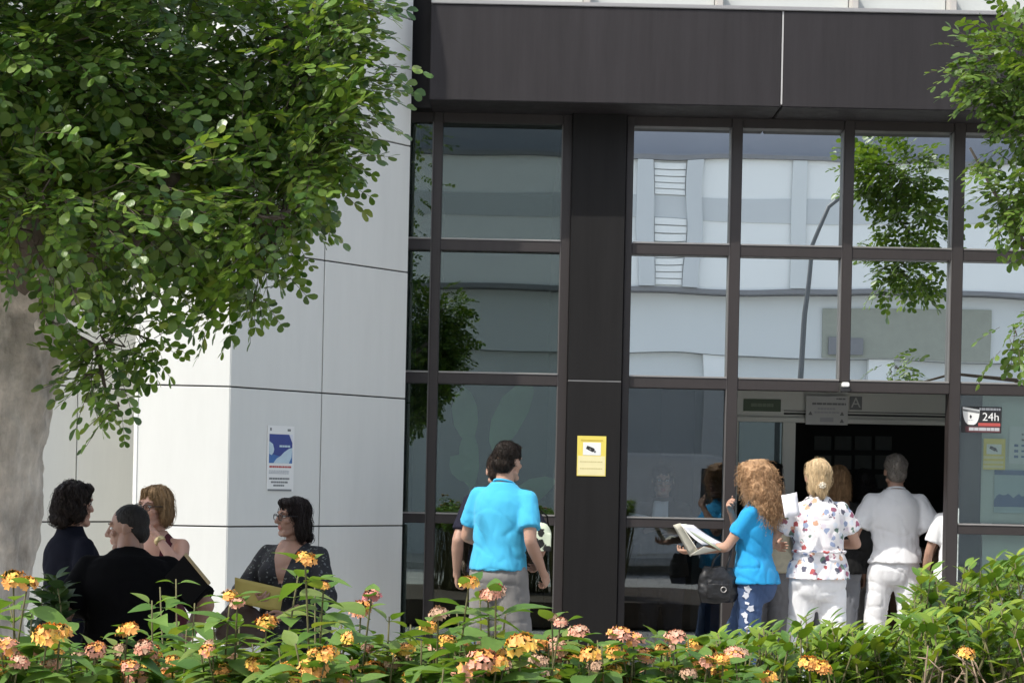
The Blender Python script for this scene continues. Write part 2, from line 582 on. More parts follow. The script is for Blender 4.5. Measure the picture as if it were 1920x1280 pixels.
# pale storey above
for i, (u0, u1) in enumerate(((810, 1095), (1100, 1345), (1350, 1600), (1605, 1785), (1790, 2100))):
    B('upper_panel', (Xa(u0, 0, YA), Xa(u1, 0, YA), YA + 0.2, YA + 0.26, zt + 0.032, zt + 1.2), M_upper, 0.004)
for u in (1097, 1347, 1602, 1787):
    x = Xa(u + 5, 5, YA)
    B('bracket', (x - 0.025, x + 0.025, YA + 0.06, YA + 0.199, zt + 0.034, zt + 0.2), M_bracket, 0.006)
B('upper_wall', (xf0, 5.6, YA + 0.27, YA + 0.5, zt + 0.035, zt + 1.25), M_clad)

# pillar
xp0, xp1 = Xa(1067, 600, YP), Xa(1168, 600, YP)
zr2 = (Za(1280, 708), Za(1280, 728))
B('pillar_cover', (xp0, xp1, YP, YF + 0.35, zr2[0] - 0.036, zb + 0.01), M_pillar, 0.004)
B('pillar_cover', (xp0, xp1, YP, YF + 0.35, 0.002, zr2[0] - 0.046), M_pillar, 0.004)
B('pillar_joint', (xp0 + 0.004, xp1 - 0.004, YP + 0.006, YP + 0.2, zr2[0] - 0.05, zr2[0] - 0.03), M_lip)

# glazing grid
zh = Za(1280, 237)
zr1 = (Za(1280, 478), Za(1280, 458)); zr2 = (Za(1280, 728), Za(1280, 708)); zr3 = (Za(1280, 990), Za(1280, 973))
zgb = 0.10
def mull(u0, u1, z0, z1, y0=YF):
    x0, x1 = Xa(u0, 600), Xa(u1, 600)
    B('mullion', (x0, x1, y0, YG + 0.06, z0, z1), M_frame, 0.005)
    return x0, x1
ztop = zb + 0.01
mls = []
mls.append(mull(806, 823, 0.002, ztop))
mls.append(mull(1049, 1066, 0.002, ztop))
mls.append(mull(1169, 1182, 0.002, ztop))
mls.append(mull(1366, 1386, 0.002, ztop))
mls.append(mull(1577, 1596, zr2[1] - 0.004, ztop))
mls.append(mull(1783, 1804, 0.002, ztop))
mls.append(mull(2010, 2030, 0.002, ztop))
xl = Xa(740, 600)
bays = [(xl, mls[0][0], 'L'), (mls[0][1], mls[1][0], 'L'), (mls[2][1], mls[3][0], 'R'), (mls[3][1], mls[4][0], 'D'), (mls[4][1], mls[5][0], 'D'), (mls[5][1], mls[6][0], 'R'), (mls[6][1], 5.6, 'R')]
for i, (x0, x1, kind) in enumerate(bays):
    B('head_rail', (x0 + 0.001, x1 - 0.001, YF + 0.01, YG + 0.05, zh, ztop - 0.002), M_frame, 0.004)
    rows = [(zr1[1], zh), (zr2[1], zr1[0]), (zr3[1], zr2[0]), (zgb, zr3[0])]
    rails = [zr1, zr2, zr3]
    if kind == 'D':
        rows, rails = rows[:2], rails[:2]
    for r in rails:
        B('rail', (x0 + 0.001, x1 - 0.001, YF + 0.004, YG + 0.05, r[0], r[1]), M_frame, 0.004)
        B('sill_lip', (x0 + 0.004, x1 - 0.004, YF - 0.003, YG - 0.006, r[1] + 0.0005, r[1] + 0.013), M_lip, 0.003)
    if kind != 'D':
        B('bottom_rail', (x0 + 0.001, x1 - 0.001, YF + 0.004, YG + 0.05, 0.002, zgb), M_frame, 0.004)
    for k, (z0, z1) in enumerate(rows):
        g = M_glass if kind == 'L' else (M_film if k < 2 else (M_glass3 if i >= 5 else M_glass2))
        p = B('pane', (x0 - 0.008, x1 + 0.008, YG, YG + 0.006, z0 - 0.008, z1 + 0.008), g)
    # thin bright bead at the right jamb of each pane
    B('glazing_bead', (x1 - 0.008, x1 - 0.0012, YF + 0.006, YG - 0.004, (zgb if kind != 'D' else zr2[1]) + 0.016, zh - 0.004), M_bead)

# interior: floor, walls, ceiling
yb = 19.5
tag(bxo('interior_floor', (-0.93, 5.6, 14.0, yb, -0.1, 0.0005), M_int_floor), kind='structure')
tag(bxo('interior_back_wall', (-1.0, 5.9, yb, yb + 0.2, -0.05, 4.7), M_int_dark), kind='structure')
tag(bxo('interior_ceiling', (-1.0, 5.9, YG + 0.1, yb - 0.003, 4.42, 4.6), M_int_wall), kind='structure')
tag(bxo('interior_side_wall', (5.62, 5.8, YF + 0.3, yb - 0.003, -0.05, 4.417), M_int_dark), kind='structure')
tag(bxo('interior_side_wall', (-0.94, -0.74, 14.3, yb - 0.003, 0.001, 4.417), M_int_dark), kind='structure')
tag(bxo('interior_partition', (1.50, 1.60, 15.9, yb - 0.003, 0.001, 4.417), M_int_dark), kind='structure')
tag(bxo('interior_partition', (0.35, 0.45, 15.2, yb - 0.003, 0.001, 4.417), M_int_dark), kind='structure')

tag(bxo('added_dark_panel', (Xa(1800, 900, 14.26), Xa(1841, 900, 14.26), 14.25, 14.27, 0.001, 2.3), mat('dark_strip_board', (0.085, 0.09, 0.09), 0.6)), kind='structure')  # added dark board standing in for the dark strip reflected in this pane
# inner sliding door frame inside the doorway
YD = 15.45
do = Vector((Xa(1580, 900, YD), YD, 0))
door = thing('sliding_door', 'grey aluminium sliding door frame inside the entrance opening', 'door', do)
def D(name, u0, u1, v0, v1, dy=0.0, th=0.06, m=None, bevel=0.004):
    um, vm = (u0 + u1) / 2, (v0 + v1) / 2
    y = YD + dy
    return bxo(name, (P(u0, vm, y).x, P(u1, vm, y).x, y, y + th, P(um, v1, y).z, P(um, v0, y).z), m or M_alu, door, bevel, do)
xL, xR = P(1372, 760, YD).x, P(1800, 760, YD).x
zD0, zD1 = P(1580, 793, YD).z, P(1580, 700, YD).z
bxo('header_box', (xL, xR, YD, YD + 0.1, zD0, zD1), M_alu, door, 0.004, do)
bxo('header_groove', (xL + 0.42, xR, YD - 0.006, YD - 0.001, zD0 + 0.06, zD0 + 0.075), M_joint, door, 0, do)
bxo('header_groove', (xL + 0.42, xR, YD - 0.006, YD - 0.001, zD0 + 0.088, zD0 + 0.094), M_joint, door, 0, do)
bxo('header_lip', (xL, xR, YD - 0.03, YD - 0.001, zD0 - 0.002, zD0 + 0.035), M_alu, door, 0.003, do)
zz = zD0 - 0.004
for u0, u1 in ((1467, 1491), (1372, 1384), (1776, 1790)):
    bxo('door_post', (P(u0, 850, YD).x, P(u1, 850, YD).x, YD + 0.002, YD + 0.07, 0.002, zz), M_alu, door, 0.004, do)
bxo('door_pane', (P(1386, 850, YD).x, P(1466, 850, YD).x, YD + 0.03, YD + 0.036, 0.05, zz), M_glass, door, 0, do)
bxo('bottom_track', (P(1386, 850, YD).x, P(1466, 850, YD).x, YD + 0.01, YD + 0.06, 0.002, 0.048), M_alu, door, 0.003, do)

# reception desk in the hall
M_wood = mat('brown_wood', (0.17, 0.075, 0.035), 0.45, var=0.3, scale=9, stretch=(1, 1, 6))
M_wood2 = mat('dark_wood_top', (0.10, 0.05, 0.03), 0.35, var=0.2)
ro = Vector((3.0, 16.7, 0.0))
desk = thing('reception_desk', 'brown wooden reception desk in the dark hall behind the queue', 'desk', ro)
for i in range(6):
    bxo('desk_panel', (1.75 + i * 0.52, 1.75 + i * 0.52 + 0.512, 16.7, 16.74, 0.06, 0.96), M_wood, desk, 0.003, ro)
bxo('desk_body', (1.76, 4.86, 16.742, 17.25, 0.02, 0.95), M_wood2, desk, 0, ro)
bxo('desk_top', (1.70, 4.92, 16.62, 17.3, 0.965, 1.0), M_wood2, desk, 0.005, ro)
bxo('desk_plinth', (1.8, 4.8, 16.75, 17.2, 0.001, 0.019), M_int_dark, desk, 0, ro)
# framed sheets on the hall's rear wall, barely seen in the dark
M_dim = mat('dim_sheet', (0.24, 0.25, 0.25), 0.7, var=0.3, scale=12)
sh = 0
for r in range(3):
    for c in range(4):
        p = P(1545 + c * 38, 830 + r * 36, 19.4)
        o = bxo('pinned_sheet', (p.x - 0.085, p.x + 0.085, 19.47, 19.49, p.z - 0.07, p.z + 0.07), M_dim)
        tag(o, 'grey sheet on the dark hall wall, %s row, %s from the left' % (('top', 'middle', 'lowest')[r], ('first', 'second', 'third', 'fourth')[c]), 'notice', 'sheets pinned on the hall wall')
# ------------------------------------------------------------------ signs and posters
M_yel = mat('yellow_print', (0.80, 0.66, 0.13), 0.45, var=0.06, scale=20)
M_yel2 = mat('faded_yellow_print', (0.82, 0.74, 0.42), 0.45, var=0.06, scale=20)
M_white = mat('white_print', (0.82, 0.82, 0.80), 0.5, var=0.04)
M_black = mat('black_print', (0.02, 0.02, 0.022), 0.5)
M_grey = mat('grey_print', (0.20, 0.21, 0.21), 0.6)
M_lgrey = mat('light_grey_print', (0.45, 0.46, 0.48), 0.6)
M_red = mat('red_print', (0.45, 0.08, 0.07), 0.6)
M_maroon = mat('maroon_print', (0.10, 0.035, 0.04), 0.5)
M_green = mat('green_print', (0.10, 0.14, 0.09), 0.6)
M_blue = mat('blue_print', (0.10, 0.17, 0.32), 0.6)
M_pale = mat('pale_poster', (0.55, 0.62, 0.58), 0.6, var=0.06)

def prism(bm, pts, y0, y1, mi=0):
    """extrude an outline given in x,z (counter-clockwise seen from the front) from y0 (front) to y1"""
    f = [bm.verts.new((p[0], y0, p[1])) for p in pts]
    b = [bm.verts.new((p[0], y1, p[1])) for p in pts]
    bm.faces.new(f).material_index = mi
    bm.faces.new(b[::-1]).material_index = mi
    for i in range(len(pts)):
        j = (i + 1) % len(pts)
        bm.faces.new((f[j], f[i], b[i], b[j])).material_index = mi

class Board:
    """a flat sign with printed fields laid in layers on its face; local x right, z up, front at -y"""
    def __init__(s, name, label, cat, c, w, h, m, th=0.004, rz=0.0, group=None):
        s.o = thing(name, label, cat, c, rz, group)
        s.w, s.h, s.th, s.k = w, h, th, 0
        bm = bmesh.new(); box(bm, -w / 2, w / 2, -th, 0, -h / 2, h / 2)
        obj('board', bm, m, s.o)
    def poly(s, name, pts, m, layer=1):
        """pts in fractions of width/height, origin top left"""
        bm = bmesh.new()
        q = [((x - 0.5) * s.w, (0.5 - y) * s.h) for x, y in pts]
        prism(bm, q, -s.th - 0.0007 * layer, -s.th - 0.0007 * (layer - 1) + 0.0002)
        bmesh.ops.recalc_face_normals(bm, faces=bm.faces[:])
        return obj(name, bm, m, s.o)
    def rect(s, name, x0, x1, y0, y1, m, layer=1):
        return s.poly(name, [(x0, y0), (x0, y1), (x1, y1), (x1, y0)], m, layer)
    def words(s, x0, x1, y0, y1, m, layer=1, n=5):
        """a line of print too small to read: a row of short word-long strokes in one mesh"""
        bm = bmesh.new()
        x = x0
        while x < x1 - 0.01:
            wl = min(random.uniform(0.06, 0.16) * 5 / n, x1 - x)
            q = [((a - 0.5) * s.w, (0.5 - b) * s.h) for a, b in ((x, y0), (x, y1), (x + wl, y1), (x + wl, y0))]
            prism(bm, q, -s.th - 0.0007 * layer, -s.th - 0.0007 * (layer - 1) + 0.0002)
            x += wl + 0.012
        bmesh.ops.recalc_face_normals(bm, faces=bm.faces[:])
        return obj('print_line', bm, m, s.o)
    def text(s, txt, x, y, size, m, layer=1, name='lettering'):
        me = text_mesh(txt, size, 0.0004)
        me.transform(Matrix.Translation(((x - 0.5) * s.w, -s.th - 0.0007 * layer, (0.5 - y) * s.h)) @ Matrix.Rotation(R(90), 4, 'X'))
        return obj(name, me, m, s.o)

def camera_icon(bd, x, y, r, m, m2):
    c, s = math.cos(R(24)), math.sin(R(24))
    def q(px, py): return (x + (px * c - py * s) * r, y + (px * s + py * c) * r * bd.w / bd.h)
    bd.poly('camera_symbol', [q(-1, -0.35), q(-1, 0.35), q(0.5, 0.42), q(0.75, 0.2), q(0.75, -0.25), q(0.4, -0.42)][::1], m, 3)
    bd.poly('camera_symbol', [q(0.8, -0.1), q(0.8, 0.3), q(1.1, 0.35), q(1.1, 0.0)], m, 3)
    bd.poly('lens_symbol', [q(-0.35, -0.05), q(-0.3, 0.2), q(0.0, 0.22), q(0.02, -0.02)], m2, 4)

def px_rect(u0, u1, v0, v1, y):
    c = P((u0 + u1) / 2, (v0 + v1) / 2, y)
    return c, (u1 - u0) / FPX * y, (v1 - v0) / FPX * y

# yellow camera notice on the pillar
c, w, h = px_rect(1082, 1136, 817, 892, YP)
s = Board('surveillance_notice', 'bright yellow camera surveillance notice on the dark pillar', 'sign', (c.x, YP - 0.001, c.z), w, h, M_yel)
s.rect('pale_field', 0.03, 0.97, 0.5, 0.98, M_yel2, 1)
s.rect('white_field', 0.2, 0.82, 0.16, 0.48, M_white, 2)
s.rect('title_band', 0.12, 0.88, 0.09, 0.125, mat('ochre_print', (0.6, 0.45, 0.08), 0.5), 2)
camera_icon(s, 0.48, 0.33, 0.17, M_black, M_grey)
M_och2 = mat('pale_ochre_print', (0.62, 0.54, 0.26), 0.5)
for y in (0.63, 0.80):
    s.words(0.1, 0.88, y, y + 0.03, M_och2, 2, 9)

# poster on the shaded wall face
e = (ptB - ptA).normalized()
n = Vector((e.y, -e.x, 0))
sa = along(ptA, ptB, 524)
pw = ptA + e * sa
sc_ = FPX / pw.y
zt_, zb_ = EYE + (905 - 9 - 798) / sc_, EYE - (921 - 896) / sc_
s = Board('wall_poster', 'narrow white poster with blue picture on the shaded white wall', 'poster', (pw.x + n.x * 0.002, pw.y + n.y * 0.002, (zt_ + zb_) / 2), 0.245, zt_ - zb_, M_white, 0.004, math.atan2(e.y, e.x))
M_navy = mat('poster_navy', (0.035, 0.06, 0.26), 0.4, var=0.3, scale=6)
M_pblue = mat('poster_blue', (0.05, 0.16, 0.42), 0.4, var=0.4, scale=9)
M_pale_b = mat('poster_pale_blue', (0.50, 0.64, 0.72), 0.4, var=0.25, scale=12)
s.rect('picture', 0.06, 0.93, 0.13, 0.57, M_navy, 1)
s.poly('picture_sea', [(0.06, 0.42), (0.06, 0.57), (0.93, 0.57), (0.93, 0.40), (0.5, 0.47)], M_pblue, 2)
s.poly('picture_wave', [(0.22, 0.57), (0.80, 0.57), (0.90, 0.48), (0.93, 0.33), (0.80, 0.345), (0.62, 0.40), (0.50, 0.455), (0.34, 0.50)], M_pale_b, 3)
s.poly('picture_moon', [(0.06, 0.24), (0.06, 0.43), (0.15, 0.45), (0.22, 0.41), (0.24, 0.36), (0.19, 0.28)], M_pale_b, 3)
s.poly('picture_fold', [(0.80, 0.13), (0.93, 0.26), (0.93, 0.13)], mat('poster_pale', (0.7, 0.72, 0.8), 0.4), 3)
s.words(0.44, 0.84, 0.295, 0.325, M_pale_b, 3, 6)
s.rect('logo_mark', 0.08, 0.14, 0.035, 0.08, M_grey, 1)
s.rect('logo_mark', 0.74, 0.86, 0.045, 0.08, M_grey, 1)
s.words(0.08, 0.90, 0.61, 0.64, M_red, 1, 8)
for y in (0.68, 0.70, 0.72):
    s.words(0.07, 0.86 - y * 0.05, y, y + 0.012, M_lgrey, 1, 10)
s.words(0.08, 0.84, 0.79, 0.82, M_grey, 1, 6)
s.words(0.15, 0.78, 0.845, 0.873, M_grey, 1, 6)
s.words(0.24, 0.65, 0.895, 0.922, M_grey, 1, 6)
s.rect('lower_band', 0.03, 0.93, 0.965, 0.995, M_grey, 1)

# alarm sticker with shield and 24h
YS = YG - 0.0045
c, w, h = px_rect(1803, 1878, 762, 811, YS)
s = Board('alarm_sticker', 'dark alarm sticker reading 24h with a white shield emblem', 'sticker', (c.x, YS + 0.004, c.z), w, h, M_black, 0.0025)
s.rect('maroon_band', 0.42, 0.97, 0.62, 0.74, M_red, 1)
s.rect('maroon_field', 0.10, 0.97, 0.76, 0.98, M_maroon, 1)
s.text('24h', 0.73, 0.40, 0.085, M_white, 1)
s.words(0.44, 0.97, 0.05, 0.14, M_lgrey, 1, 8)
s.words(0.19, 0.95, 0.80, 0.92, M_lgrey, 2, 4)
shield = []
for t in np.linspace(0, 1, 9):
    shield.append((0.02 + 0.21 * t * t * 0.9 + 0.0, 0.02 + 0.68 * math.sin(t * math.pi / 2)))
right = [(0.45 - (x - 0.02) * 1.0, y + 0.10 * (1 - i / 8)) for i, (x, y) in enumerate(shield)]
s.poly('shield_emblem', shield + right[::-1][1:], M_white, 2)
s.poly('shield_band', [(0.025, 0.10), (0.03, 0.18), (0.44, 0.27), (0.445, 0.19), (0.2, 0.14)], M_grey, 3)
s.poly('drop_mark', [(0.215, 0.32), (0.20, 0.37), (0.205, 0.43), (0.225, 0.47), (0.25, 0.43), (0.255, 0.36)], M_black, 3)
s.words(0.17, 0.29, 0.51, 0.54, M_lgrey, 3, 12)

# second yellow notice, behind the glass
YI = YG + 0.012
c, w, h = px_rect(1844, 1885, 822, 880, YI)
s = Board('surveillance_notice', 'dull yellow camera notice stuck inside the window below the 24h sticker', 'sign', (c.x, YI + 0.004, c.z), w, h, M_yel, 0.003)
s.rect('white_field', 0.14, 0.82, 0.18, 0.5, M_white, 2)
camera_icon(s, 0.46, 0.33, 0.19, M_black, M_grey)
for y in (0.56, 0.72, 0.86):
    s.rect('pale_band', 0.02, 0.92, y, y + 0.09, M_yel2, 1)
# white blind / backing sheet behind the window, with two posters
c, w, h = px_rect(1842, 2012, 742, 982, YI)
o = bxo('window_backing_sheet', (c.x - w / 2, c.x + w / 2, YI + 0.03, YI + 0.034, c.z - h / 2, c.z + h / 2), M_pale)
tag(o, 'pale green backing sheet behind the window right of the door', 'sheet')
c, w, h = px_rect(1842, 2012, 994, 1190, YI)
o = bxo('window_backing_sheet', (c.x - w / 2, c.x + w / 2, YI + 0.03, YI + 0.034, c.z - h / 2, c.z + h / 2), M_pale)
tag(o, 'pale backing sheet behind the lowest window right of the door', 'sheet')
c, w, h = px_rect(1865, 1990, 880, 962, YI)
s = Board('information_poster', 'pale blue chart poster with a dark wavy band inside the window', 'poster', (c.x, YI + 0.02, c.z), w, h, mat('pale_blue_sheet', (0.42, 0.53, 0.55), 0.6), 0.003)
s.rect('title_band', 0.0, 1.0, 0.02, 0.13, M_blue, 1)
pts = [(0.0, 0.72)]
wave = [(0.0, 0.72)] + [(i / 24, 0.68 - 0.09 * abs(math.sin(i * 0.9)) - 0.05 * random.random()) for i in range(1, 24)] + [(1.0, 0.7)]
for (xa, ya), (xb, yb_) in zip(wave, wave[1:]):
    s.poly('chart_band', [(xa, ya), (xa, 0.86), (xb, 0.86), (xb, yb_)], M_blue, 1)
c, w, h = px_rect(1893, 1990, 800, 870, YI)
s = Board('information_sheet', 'white notice with bullet icons above the blue chart poster', 'poster', (c.x, YI + 0.02, c.z), w, h, mat('white_sheet', (0.62, 0.67, 0.66), 0.6), 0.003)
for i in range(5):
    y = 0.18 + i * 0.15
    s.words(0.24, 0.9, y, y + 0.05, M_blue if i > 1 else M_grey, 1, 8)
    if i > 1:
        s.rect('bullet_icon', 0.10, 0.18, y - 0.01, y + 0.06, M_blue, 1)

# signs on the door header
c, w, h = px_rect(1394, 1464, 748, 771, YD)
s = Board('header_sign', 'dull green name plate on the left end of the door header', 'sign', (c.x, YD - 0.001, c.z), w, h, M_green, 0.006)
s.words(0.2, 0.8, 0.35, 0.62, mat('grey_green_print', (0.2, 0.25, 0.18), 0.6), 1, 5)
c, w, h = px_rect(1593, 1616, 743, 768, YD)
s = Board('letter_sign', 'small grey plate with the letter A on the door header', 'sign', (c.x, YD - 0.001, c.z), w, h, M_grey, 0.006)
s.text('A', 0.5, 0.5, 0.115, mat('pale_letter', (0.6, 0.61, 0.58), 0.5), 1)
c, w, h = px_rect(1511, 1590, 742, 796, YD - 0.05)
s = Board('paper_notice', 'white printed paper notice hanging from the door header beside the letter A', 'sign', (c.x, YD - 0.045, c.z), w, h, mat('paper', (0.6, 0.61, 0.59), 0.7), 0.003)
s.words(0.72, 0.95, 0.07, 0.12, M_grey, 1, 9)
s.words(0.15, 0.95, 0.24, 0.31, M_grey, 1, 6)
s.words(0.28, 0.70, 0.41, 0.48, M_lgrey, 1, 8)
s.words(0.20, 0.80, 0.54, 0.60, M_lgrey, 1, 8)
s.rect('field', 0.34, 0.66, 0.75, 0.90, M_lgrey, 1)
for x, y in ((0.10, 0.55), (0.85, 0.55), (0.85, 0.8)):
    s.poly('icon', [(x, y), (x - 0.04, y + 0.12), (x + 0.06, y + 0.12), (x + 0.02, y)], M_grey, 1)
# sensor over the door
c = P(1584, 721, YF)
so = thing('door_sensor', 'small white sensor box under the transom above the doorway', 'sensor', (c.x, YF - 0.002, c.z))
bm = bmesh.new(); box(bm, -0.027, 0.027, -0.05, 0, -0.018, 0.016); bmesh.ops.bevel(bm, geom=bm.edges[:], offset=0.006, segments=2, affect='EDGES')
obj('housing', bm, M_white, so)
bm = bmesh.new(); box(bm, -0.032, 0.036, -0.04, 0, -0.055, -0.0185); bmesh.ops.bevel(bm, geom=bm.edges[:], offset=0.005, segments=1, affect='EDGES')
obj('lens_block', bm, M_black, so)

# ------------------------------------------------------------------ across the street, seen only as reflections in the glass
M_white_w = mat('white_render', (0.82, 0.83, 0.82), 0.8, var=0.05, scale=0.5)
M_band = mat('grey_render', (0.58, 0.60, 0.61), 0.8, var=0.08, scale=0.5)
M_band2 = mat('pale_grey_render', (0.66, 0.68, 0.68), 0.8, var=0.06, scale=0.5)
M_roof = mat('added_storey_grey', (0.30, 0.31, 0.35), 0.8, var=0.1, scale=0.6)
M_win = mat('dark_window', (0.03, 0.035, 0.04), 0.1, spec=0.8)
M_gar = mat('grey_green_wall', (0.33, 0.34, 0.29), 0.8)
M_coping = mat('coping', (0.22, 0.22, 0.23), 0.6)
yo = -14.0
oo = Vector((3.0, yo, -0.2))
ob = thing('opposite_building', 'white flat-roofed building mirrored in the upper window panes', 'building', oo)
def O(name, dims, m, bevel=0.0): return bxo(name, dims, m, ob, bevel, oo)
O('wall', (-14, 22, yo - 8, yo, 5.9, 8.7), M_white_w)
O('coping', (-14.1, 22.1, yo - 8.1, yo + 0.12, 8.702, 8.80), M_coping)
O('added_dark_storey', (-10, 20, yo - 7, yo - 0.8, 8.81, 13.0), M_roof)  # added block that darkens the strip of sky mirrored above the parapet
O('grey_band', (-14, 22, yo + 0.002, yo + 0.03, 7.38, 7.90), M_band)
O('wall_edge', (-14.05, 22.05, yo - 0.5, yo + 0.06, 5.80, 5.898), M_coping)
O('upper_wall', (-14, 22, yo - 8, yo - 0.35, 4.45, 5.79), M_band2)
O('ground_floor_wall', (-14, 22, yo - 8, yo - 0.6, -0.2, 4.44), M_band2)
O('shutter_wall', (6.8, 10.6, yo - 0.345, yo - 0.28, 4.47, 5.5), M_gar)
O('vent_grille', (6.95, 7.75, yo - 0.275, yo - 0.22, 4.53, 4.88), M_coping)
for x in (4.2, 7.9, 15.0, -3.0, -9.0):
    O('pier', (x, x + 0.5, yo - 0.59, yo - 0.4, -0.2, 4.44), M_white_w)
for k in range(9):
    O('louvre_slat', (3.02, 3.66, yo + 0.032, yo + 0.07, 5.95 + k * 0.16, 6.085 + k * 0.16), M_white_w)
for k in range(5):
    O('louvre_slat', (3.02, 3.66, yo + 0.032, yo + 0.07, 7.92 + k * 0.15, 8.045 + k * 0.15), M_white_w)
O('pilaster', (2.65, 3.0, yo + 0.032, yo + 0.14, 5.91, 8.69), M_band)
O('pilaster', (3.68, 4.05, yo + 0.032, yo + 0.14, 5.91, 8.69), M_band)
O('pilaster', (6.0, 6.35, yo + 0.032, yo + 0.08, 5.91, 8.69), M_band2)
O('pilaster', (8.6, 8.95, yo + 0.032, yo + 0.08, 5.91, 8.69), M_band2)
for x in (11.5, 14.0):
    O('window', (x, x + 1.0, yo - 0.58, yo - 0.55, 1.0, 2.8), M_win)
# street lamp
M_pole = mat('lamp_grey', (0.10, 0.105, 0.11), 0.5, metal=0.3)
Zv = 28.38 - (-8.6)
lx = (1512 - 960) / FPX * Zv
lo_ = Vector((lx, -10.2, -0.2))
lamp = thing('street_lamp', 'tall curved street lamp mirrored in the middle window panes', 'street lamp', lo_)
bm = bmesh.new(); tube(bm, [(0, 0, 0), (0, 0, 3), (0.1, 0, 5.2), (0.25, 0, 6.6), (0.55, 0, 7.4), (1.0, 0, 7.75)], [0.075, 0.06, 0.05, 0.042, 0.038, 0.034], 10)
obj('pole', bm, M_pole, lamp, True)
bm = bmesh.new(); ell(bm, (1.35, 0, 7.8), (0.30, 0.12, 0.06)); obj('lamp_head', bm, M_pole, lamp, True)
bm = bmesh.new(); loft(bm, [((0, 0, 0), (0.16, 0, 0), (0, 0.16, 0)), ((0, 0, 0.25), (0.12, 0, 0), (0, 0.12, 0))], 10); obj('lamp_base', bm, M_pole, lamp)
# parked van
M_van = mat('white_van_paint', (0.75, 0.76, 0.77), 0.3, coat=0.5)
M_tyre = mat('tyre', (0.02, 0.02, 0.02), 0.9)
vo = Vector((3.2, -10.9 + 2.2, -0.2))
van = thing('parked_van', 'white van parked across the road, mirrored in the lower panes', 'van', vo)
bm = bmesh.new()
prof = [(-2.4, 0.35), (2.5, 0.35), (2.55, 0.9), (2.3, 1.25), (1.55, 1.4), (0.95, 2.15), (0.6, 2.3), (-2.35, 2.3), (-2.4, 2.1)]
prism(bm, prof, -0.95, 0.95); bmesh.ops.recalc_face_normals(bm, faces=bm.faces[:])
bmesh.ops.bevel(bm, geom=bm.edges[:], offset=0.08, segments=2, affect='EDGES'); obj('body', bm, M_van, van)
for sgn in (-1, 1):
    bm = bmesh.new(); prism(bm, [(0.35, 1.4), (1.4, 1.42), (0.95, 2.02), (0.35, 2.05)], 0.951 * sgn - 0.004, 0.951 * sgn + 0.004)
    obj('window', bm, M_win, van)
    for x in (-1.6, 1.6):
        bm = bmesh.new(); loft(bm, [((x, sgn * 0.78, 0.36), (0.36, 0, 0), (0, 0, 0.36)), ((x, sgn * 0.97, 0.36), (0.36, 0, 0), (0, 0, 0.36))], 18)
        wh = obj('wheel', bm, M_tyre, van)
        bm = bmesh.new(); loft(bm, [((x, sgn * 0.965, 0.36), (0.22, 0, 0), (0, 0, 0.22)), ((x, sgn * 0.98, 0.36), (0.2, 0, 0), (0, 0, 0.2))], 14)
        obj('rim', bm, M_lip, wh)
bm = bmesh.new(); prism(bm, [(1.57, 1.46), (1.6, 1.48), (1.0, 2.16), (0.97, 2.14)], -0.8, 0.8); obj('windscreen', bm, M_win, van)
# ------------------------------------------------------------------ people
M_lip_s = mat('lip_skin', (0.42, 0.16, 0.13), 0.5)
M_eyew = mat('eye_white', (0.75, 0.73, 0.70), 0.3)
M_iris = mat('iris', (0.03, 0.02, 0.015), 0.2)
M_brow = mat('brow_hair', (0.06, 0.04, 0.03), 0.8)
SKINS = {}
def skin(c):
    if c not in SKINS:
        SKINS[c] = mat('skin', c, 0.5, var=0.08, scale=25, sss=0.12)
    return SKINS[c]
def cloth(name, c, rough=0.9, var=0.10, sheen=None):
    dark = max(c) < 0.06
    return mat(name, c, rough, var=var, scale=9, bump=0.25, bscale=420, sheen=0.0 if dark else 0.1, spec=0.06 if dark else 0.2)
def hairm(name, c, c2=None, spec=0.2):
    m = mat(name, c, 0.5, var=0.55, scale=38, bump=0.7, bscale=120, stretch=(1, 1, 0.22), spec=spec)
    return m

def smooth01(t):
    t = min(max(t, 0.0), 1.0)
    return t * t * (3 - 2 * t)

def folds(me, amp, seed, ztop):
    """drapery: sparse sharp creases running aslant, weaker towards the shoulders"""
    c, n = coords(me), normals(me)
    off = Vector((seed * 13.7, seed * 7.1, seed * 3.3))
    d = np.empty(len(c))
    for i, p in enumerate(c):
        a = noise.noise(Vector((p[0] * 4.5 + p[2] * 2.0, p[1] * 4.5, p[2] * 9.0 - p[0] * 3.0)) + off)
        b = noise.noise(Vector((p[0] * 13, p[1] * 13, p[2] * 3.0 + p[0] * 2.0)) - off)
        w = 0.35 + 0.65 * smooth01((ztop - p[2]) / 0.25)
        r1 = max(0.0, 1 - abs(a) * 5.0) ** 2
        r2 = max(0.0, 1 - abs(b) * 4.0) ** 2
        d[i] = amp * w * (0.9 * a - 1.0 * r1 - 0.6 * r2)
    set_coords(me, c + n * d[:, None])
    return me

